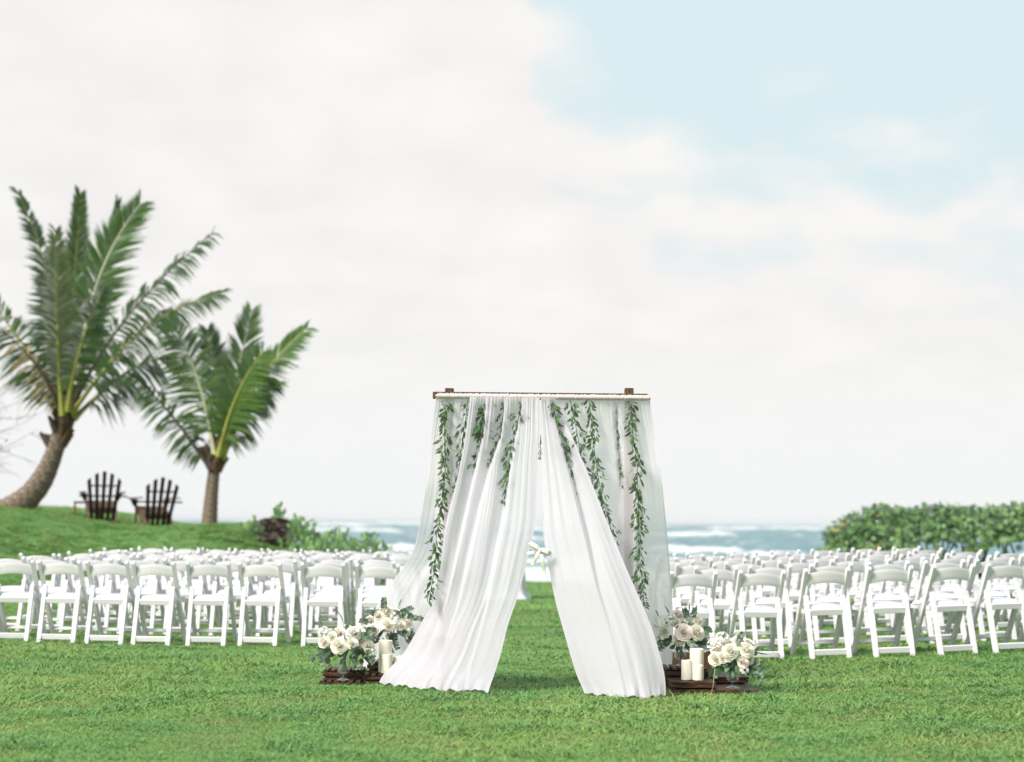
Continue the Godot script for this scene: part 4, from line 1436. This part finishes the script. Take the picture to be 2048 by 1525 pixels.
	palm("smaller upright palm with a short trunk beside the garden chairs", Vector3(gx, ground(gx, -28.0), -28.0),
		[Vector3(-0.02, -0.15, 0), Vector3(0.0, 0.5, 0), Vector3(0.03, 1.0, 0), Vector3(0.12, 1.6, 0)], [Vector3(0.165, 0, 0), Vector3(0.11, 0, 0), Vector3(0.12, 0, 0), Vector3(0.08, 0, 0)], Vector3(0.12, 1.35, 0), two, 7)

func garden_chair(label: String, at: Vector3, turn: float) -> void:
	var t := thing("garden_chair", label, "garden chair", at, turn, "slatted garden chairs on the mound")
	t.scale = Vector3.ONE * 1.04
	var X := Vector3.RIGHT
	# five fanned slats of the back, seen from behind (+z)
	for k in 5:
		var u := k - 2.0
		var foot := Vector3(u * 0.092, 0.05, 0.17)
		var high: float = [0.80, 0.885, 0.915, 0.885, 0.80][k]
		var head := Vector3(u * 0.135, high, 0.44)
		var mb := MB.new()
		var y := (head - foot).normalized()
		var z := X.cross(y).normalized()
		var x := y.cross(z)
		var ln := (head - foot).length()
		var cut: float = u * 0.024
		mb.slab(foot, x, y, z, PackedVector2Array([Vector2(-0.03, 0), Vector2(0.03, 0), Vector2(0.034, ln - maxf(cut, 0.0)), Vector2(-0.034, ln + minf(cut, 0.0))]), -0.011, 0.011, 0.003)
		obj("back_slat", mb, M.dark_slat, t)
	for q in [[0.66, 0.335, 0.52], [0.475, 0.272, 0.84]]:
		var mb := MB.new()
		mb.box(Vector3(0, q[0], q[1] + 0.0), Vector3(q[2] * (1.0 if q[0] > 0.6 else 1.0), 0.024, 0.03), Basis(X, 0.3), 0.003)
		obj("back_rail", mb, M.dark_slat, t)
	var low := MB.new()
	low.box(Vector3(0, 0.215, 0.205), Vector3(0.50, 0.11, 0.022), Basis(X, 0.3), 0.003)
	obj("back_apron", low, M.worn_wood, t)
	for k in 5:
		var mb := MB.new()
		mb.box(Vector3(0, 0.27 + 0.028 * k, 0.1 - 0.1 * k), Vector3(0.5, 0.02, 0.085), Basis(X, 0.27), 0.003)
		obj("seat_slat", mb, M.worn_wood, t)
	for s in [-1.0, 1.0]:
		var leg := MB.new()
		leg.slab(Vector3(s * 0.235, 0, 0), Vector3(0, 0, -1), Vector3.UP, X, PackedVector2Array([Vector2(-0.42, 0.0), Vector2(-0.33, 0.0), Vector2(0.36, 0.3), Vector2(0.38, 0.36), Vector2(0.3, 0.38), Vector2(-0.2, 0.2)]), -0.012, 0.012, 0.003)
		obj("side_rail", leg, M.worn_wood, t)
		var fl := MB.new()
		fl.box(Vector3(s * 0.262, 0.265, -0.32), Vector3(0.024, 0.53, 0.09), Basis(), 0.003)
		obj("front_leg", fl, M.worn_wood, t)
		var arm := MB.new()
		arm.slab(Vector3(s * 0.345, 0.535, 0), X, Vector3(0, 0, -1), Vector3.UP, PackedVector2Array([Vector2(-0.055, 0.46), Vector2(0.055, 0.46), Vector2(0.068, 0.3), Vector2(0.045, -0.26), Vector2(-0.03, -0.28)]), 0.0, 0.022, 0.003)
		obj("armrest", arm, M.worn_wood, t)
		var br := MB.new()
		br.slab(Vector3(s * 0.29, 0.53, -0.32), X * s, Vector3.UP, Vector3(0, 0, 1), PackedVector2Array([Vector2(-0.015, 0.0), Vector2(0.09, 0.0), Vector2(0.03, -0.12), Vector2(-0.015, -0.15)]), -0.012, 0.012, 0.003)
		obj("arm_bracket", br, M.dark_slat, t)

func footstool(label: String, at: Vector3, turn: float) -> void:
	var t := thing("footstool", label, "footstool", at, turn, "footstools of the garden chairs")
	for k in 5:
		var mb := MB.new()
		mb.box(Vector3(0, 0.285 + [0.0, 0.008, 0.01, 0.006, -0.012][k], -0.2 + 0.095 * k), Vector3(0.5, 0.02, 0.085), Basis(), 0.003)
		obj("top_slat", mb, M.worn_wood, t)
	for s in [-1.0, 1.0]:
		var mb := MB.new()
		var poly := PackedVector2Array()
		for k in 9:
			var a := PI * k / 8.0
			poly.append(Vector2(0.23 * cos(a), 0.19 + 0.085 * sin(a)))
		mb.slab(Vector3(s * 0.235, 0, 0), Vector3(0, 0, -1), Vector3.UP, Vector3.RIGHT, poly, -0.012, 0.012, 0.003)
		obj("side_rail", mb, M.warm_wood, t)
		for z in [-0.2, 0.2]:
			var lg := MB.new()
			lg.bar(Vector3(s * 0.235, 0, z * 1.1), Vector3(s * 0.235, 0.21, z), 0.03, 0.065, Vector3.RIGHT, 0.003)
			obj("leg", lg, M.warm_wood, t)

# leaves spread over a body given by a function; the nearest are parts, the rest one mass
func leaf_shape(len: float, wid: float) -> ArrayMesh:
	var mb := MB.new()
	mb.leaf(Vector3.ZERO, Vector3.UP, Vector3.RIGHT, len, wid, 0.22, 0.25, true)
	return mb.mesh()

func leafy_mass(t: Node3D, spots: Array, parts: int, shapes: Array, mats: Array, share: Array) -> void:
	var rest := {}
	for k in spots.size():
		var pick := rng.randf()
		var m := 0
		while m < share.size() - 1 and pick > share[m]: m += 1
		var sh := rng.randi() % shapes.size()
		if k < parts:
			var l := put("leaf", shapes[sh], mats[m], t)
			l.transform = spots[k]
		else:
			var key := m * 10 + sh
			if not rest.has(key): rest[key] = []
			rest[key].append(spots[k])
	for key in rest:
		var mm := MultiMesh.new()
		mm.transform_format = MultiMesh.TRANSFORM_3D
		mm.mesh = shapes[key % 10]
		mm.instance_count = rest[key].size()
		for k in rest[key].size():
			mm.set_instance_transform(k, rest[key][k])
		var o := MultiMeshInstance3D.new()
		o.name = "foliage"
		o.multimesh = mm
		o.material_override = mats[key / 10]
		o.set_meta("kind", "stuff")
		t.add_child(o, true)

func hedge() -> void:
	rng.seed = 55
	var base := Vector3(9.38, ground(9.38, -28.0) - 0.06, -28.0)
	var t := thing("seaside_hedge", "clipped broad-leaved green hedge behind the chairs, with a few yellow leaves", "hedge", base)
	var spots := []
	for k in 7800:
		var x := rng.randf_range(-3.4, 5.6)
		var endf := step01(-3.5, -2.5, x)
		var top := lerpf(0.62, 1.36, sqrt(endf)) + 0.13 * patch.get_noise_2d(x * 22.0, 3.0) + 0.07 * fine.get_noise_2d(x * 90.0, 1.0) + 0.012 * x
		var deep := 0.25 + 0.75 * sqrt(endf)
		var face := rng.randf()
		var y := 0.0
		var z := 0.0
		var out := Vector3.ZERO
		if face < 0.62:
			y = rng.randf_range(0.25, top)
			var holes := fine.get_noise_2d(x * 60.0 + 9.0, y * 90.0)
			if y < 0.8 and x > -1.9 and holes < 0.13 + 0.5 * (0.62 - y): continue
			if x > 3.4 and y < 0.7 and holes < 0.05: continue
			z = deep * (0.9 - 0.35 * pow(y / top, 3.0)) + rng.randf_range(-0.16, 0.1) + 0.14 * patch.get_noise_2d(x * 30.0, y * 30.0)
			out = Vector3(rng.randf_range(-0.5, 0.5), 0.2, 1.0)
		elif face < 0.85:
			y = top + rng.randf_range(-0.08, 0.05)
			z = rng.randf_range(-deep, deep * 0.75)
			out = Vector3(rng.randf_range(-0.4, 0.4), 1.0, 0.35)
		elif face < 0.93:
			y = rng.randf_range(0.4, top)
			if y < 0.75 and x > -1.9 and rng.randf() < 0.8: continue
			z = rng.randf_range(-deep, deep * 0.6)
			out = Vector3(rng.randf_range(-1, 1), 0.3, 0.6)
		else:
			if x > -2.6: x = rng.randf_range(-3.5, -2.6)
			y = rng.randf_range(0.1, 0.55 + 0.6 * step01(-3.5, -2.6, x))
			z = rng.randf_range(-0.4, 0.5)
			out = Vector3(-1, 0.2, 0.3)
		var o := out.normalized()
		var hang := Vector3(rng.randf_range(-0.7, 0.7), rng.randf_range(-1.0, 0.35), 0.0) + o * rng.randf_range(0.1, 0.7)
		var yv := hang.normalized()
		var xv := yv.cross(o + Vector3(rng.randf_range(-0.4, 0.4), rng.randf_range(-0.2, 0.4), 0)).normalized()
		var sc := rng.randf_range(0.7, 1.25)
		spots.append(Transform3D(Basis(xv, yv, xv.cross(yv)).scaled(Vector3.ONE * sc), Vector3(x, y, z)))
	spots.sort_custom(func(a, b): return a.origin.z + (0.6 if a.origin.y > 0.45 else 0.0) - (9.0 if a.origin.x > 2.6 else 0.0) > b.origin.z + (0.6 if b.origin.y > 0.45 else 0.0) - (9.0 if b.origin.x > 2.6 else 0.0))
	leafy_mass(t, spots, 300, [leaf_shape(0.11, 0.11), leaf_shape(0.125, 0.105), leaf_shape(0.09, 0.09)], M.hedge, [0.36, 0.64, 0.76, 0.988, 1.0])
	for k in 46:
		var x := rng.randf_range(-2.5, 5.4)
		var z := rng.randf_range(-0.5, 0.45)
		var pts := PackedVector3Array()
		var rad := PackedFloat32Array()
		var lean := Vector3(rng.randf_range(-0.5, 0.5), 0, rng.randf_range(-0.25, 0.25))
		for j in 6:
			var v := j / 5.0
			pts.append(Vector3(x, -0.05, z) + lean * v + Vector3(0.06 * sin(v * 5.0 + k), 1.15 * v, 0.05 * cos(v * 4.0 + k)))
			rad.append(lerpf(0.028, 0.009, v))
		var mb := MB.new()
		mb.tube(pts, rad, 6)
		obj("stem", mb, M.bark_dark if k % 2 else M.twig, t)

func bush(called: String, label: String, at: Vector3, size: Vector3, count: int, seed_: int, mats: Array, lf: float, group := "") -> void:
	rng.seed = seed_
	var t := thing(called, label, "shrub", at, 0.0, group)
	var spots := []
	for k in count:
		var a := rng.randf() * TAU
		var e := acos(rng.randf_range(-0.25, 1.0))
		var rr := pow(rng.randf(), 0.35) * (0.75 + 0.4 * fine.get_noise_2d(a * 60.0 + seed_ * 31.0, e * 60.0) + 0.15)
		var p := Vector3(sin(e) * cos(a) * size.x, maxf(cos(e), -0.1) * size.y, sin(e) * sin(a) * size.z) * rr
		var o := (p / size).normalized() + Vector3(0, 0.4, 0.2)
		var yv := (o + Vector3(rng.randf_range(-0.8, 0.8), rng.randf_range(-0.6, 0.6), rng.randf_range(-0.5, 0.5))).normalized()
		var xv := yv.cross(Vector3(rng.randf_range(-1, 1), rng.randf_range(-0.4, 0.4), 1)).normalized()
		spots.append(Transform3D(Basis(xv, yv, xv.cross(yv)).scaled(Vector3.ONE * rng.randf_range(0.7, 1.3)), p))
	spots.sort_custom(func(a, b): return a.origin.z + a.origin.y * 0.5 > b.origin.z + b.origin.y * 0.5)
	leafy_mass(t, spots, mini(60, count / 4), [leaf_shape(lf, lf * 0.72), leaf_shape(lf * 1.2, lf * 0.6)], mats, [0.4, 0.75, 1.0])
	for k in 7:
		var mb := MB.new()
		var tip := Vector3(rng.randf_range(-0.7, 0.7) * size.x, rng.randf_range(0.4, 0.85) * size.y, rng.randf_range(-0.5, 0.6) * size.z)
		mb.tube(PackedVector3Array([Vector3(tip.x * 0.2, -0.1, tip.z * 0.2), tip * Vector3(0.6, 0.5, 0.6), tip]), PackedFloat32Array([0.016, 0.012, 0.006]), 5)
		obj("stem", mb, M.twig, t)

func shrubs() -> void:
	var H: Array = [M.shoot[0], M.shoot[1], M.shoot[2]]
	var L: Array = [M.shoot[1], M.shoot[0], M.shoot[2]]
	# driftwood stump with young shoots round it
	var nz := FastNoiseLite.new()
	nz.seed = 14
	nz.frequency = 1.0
	var t := thing("driftwood_stump", "dark weathered driftwood stump leaning at the end of the mound", "stump", Vector3(-4.15, 0.42, -26.6))
	var rows := []
	for r in 22:
		var v := r / 21.0
		var c := Vector3(0.28, -0.1, 0).lerp(Vector3(-0.02, 0.38, 0), v) + Vector3(0.12 * sin(v * 4.0), 0.12 * v * v, 0)
		var row := PackedVector3Array()
		for k in 25:
			var a := -TAU * k / 24.0
			var rr := (0.23 - 0.10 * v) * (1.0 + 0.75 * nz.get_noise_3d(cos(a) * 1.4, sin(a) * 1.4, v * 3.2)) * step01(1.03, 0.93, v)
			row.append(c + Vector3(cos(a) * rr * 1.25 - sin(a) * rr * 0.25, sin(a) * rr * 0.25 + cos(a) * rr * 0.35, sin(a) * rr))
		rows.append(row)
	var mb := MB.new()
	mb.grid(rows)
	obj("trunk", mb, M.drift, t)
	var kb := MB.new()
	kb.tube(PackedVector3Array([Vector3(0.15, 0.2, 0.08), Vector3(-0.12, 0.22, 0.14), Vector3(-0.34, 0.12, 0.16)]), PackedFloat32Array([0.12, 0.10, 0.03]), 9)
	obj("broken_root", kb, M.drift, t)
	t.scale = Vector3(1.4, 1.3, 1.1)
	t.position = Vector3(-4.22, 0.55, -26.3)
	bush("young_shrub", "leafy shoots growing up behind the driftwood stump", Vector3(-4.2, 0.78, -26.7), Vector3(0.17, 0.66, 0.22), 150, 3, L, 0.11, "shrubs along the shore")
	bush("young_shrub", "small leafy shoot on the mound side of the driftwood stump", Vector3(-4.52, 0.80, -26.2), Vector3(0.2, 0.36, 0.2), 130, 4, L, 0.10, "shrubs along the shore")
	bush("young_shrub", "dense leafy shrub close beside the driftwood stump towards the arch", Vector3(-3.72, 0.48, -26.1), Vector3(0.4, 0.74, 0.4), 420, 5, L, 0.10, "shrubs along the shore")
	bush("shore_shrub", "low spreading green shrub in the middle of the shore shrubs", Vector3(-3.15, 0.35, -26.2), Vector3(0.55, 0.66, 0.4), 560, 6, H, 0.10, "shrubs along the shore")
	bush("shore_shrub", "pale green ground shrub just behind the farthest chairs", Vector3(-3.3, 0.3, -25.4), Vector3(0.95, 0.46, 0.4), 620, 7, L, 0.09, "shrubs along the shore")
	bush("shore_shrub", "sparse twiggy shrub nearest the arch among the shore shrubs", Vector3(-2.5, 0.3, -26.0), Vector3(0.55, 0.66, 0.4), 420, 8, H, 0.085, "shrubs along the shore")

	# a bare twiggy tree that reaches in from outside the frame
	rng.seed = 71
	var bt := thing("bare_tree", "thin bare tree with few leaves reaching in behind the larger palm", "tree", Vector3(-12.4, ground(-12.4, -31.0), -31.0))
	var tk := MB.new()
	tk.tube(PackedVector3Array([Vector3(0, -0.2, 0), Vector3(0.1, 0.8, 0), Vector3(0.3, 1.6, 0)]), PackedFloat32Array([0.09, 0.07, 0.04]), 8)
	obj("trunk", tk, M.twig, bt)
	var tipleaf := leaf_shape(0.07, 0.05)
	for k in 20:
		var a := Vector3(0.12 + 0.05 * sin(k), rng.randf_range(0.2, 1.6), rng.randf_range(-0.1, 0.1))
		var b := Vector3(rng.randf_range(0.9, 2.5), rng.randf_range(0.3, 2.9), rng.randf_range(-0.6, 0.6))
		var bm := MB.new()
		var mid := a.lerp(b, 0.5) + Vector3(0, rng.randf_range(-0.15, 0.2), 0.1)
		bm.tube(PackedVector3Array([a, mid, b]), PackedFloat32Array([0.016, 0.009, 0.003]), 5)
		var tips := []
		for j in 7:
			var o := mid.lerp(b, rng.randf()) if j > 2 else a.lerp(mid, rng.randf_range(0.5, 1.0))
			var e := o + Vector3(rng.randf_range(0.0, 0.5), rng.randf_range(-0.25, 0.35), rng.randf_range(-0.3, 0.3))
			bm.tube(PackedVector3Array([o, o.lerp(e, 0.5) + Vector3(0, 0.03, 0), e]), PackedFloat32Array([0.005, 0.004, 0.002]), 4)
			tips.append(e)
		obj("branch", bm, M.twig, bt)
		for e in tips:
			if rng.randf() < 0.3:
				var l := put("leaf", tipleaf, M.hedge[rng.randi() % 3], bt)
				l.transform = aim(Vector3(rng.randf_range(-1, 1), rng.randf_range(-1, 0.5), 0.3), rng.randf() * TAU, rng.randf_range(0.7, 1.3), e)

func mound_seats() -> void:
	garden_chair("dark slatted garden chair nearer the larger palm, seen from behind", Vector3(-7.76, ground(-7.76, -28.0) - 0.04, -28.0), 0.33)
	garden_chair("dark slatted garden chair nearer the smaller palm, turned a little away", Vector3(-6.75, ground(-6.75, -28.0) - 0.04, -28.0), 0.52)
	footstool("wooden footstool beside the garden chair nearer the larger palm", Vector3(-8.15, ground(-8.15, -28.4) - 0.01, -28.4), 0.25)
	footstool("wooden footstool half hidden between the two garden chairs", Vector3(-7.02, ground(-7.02, -29.2) - 0.04, -29.2), 0.5)

func _ready() -> void:
	patch.seed = 2
	patch.frequency = 0.06
	patch.fractal_octaves = 3
	fine.seed = 8
	fine.frequency = 0.02
	fine.fractal_octaves = 3
	camera_and_light()
	materials()
	lawn()
	sea()
	grass()
	arch()
	chairs()
	palms()
	hedge()
	shrubs()
	mound_seats()
	garlands()
	bow()
	still_life()
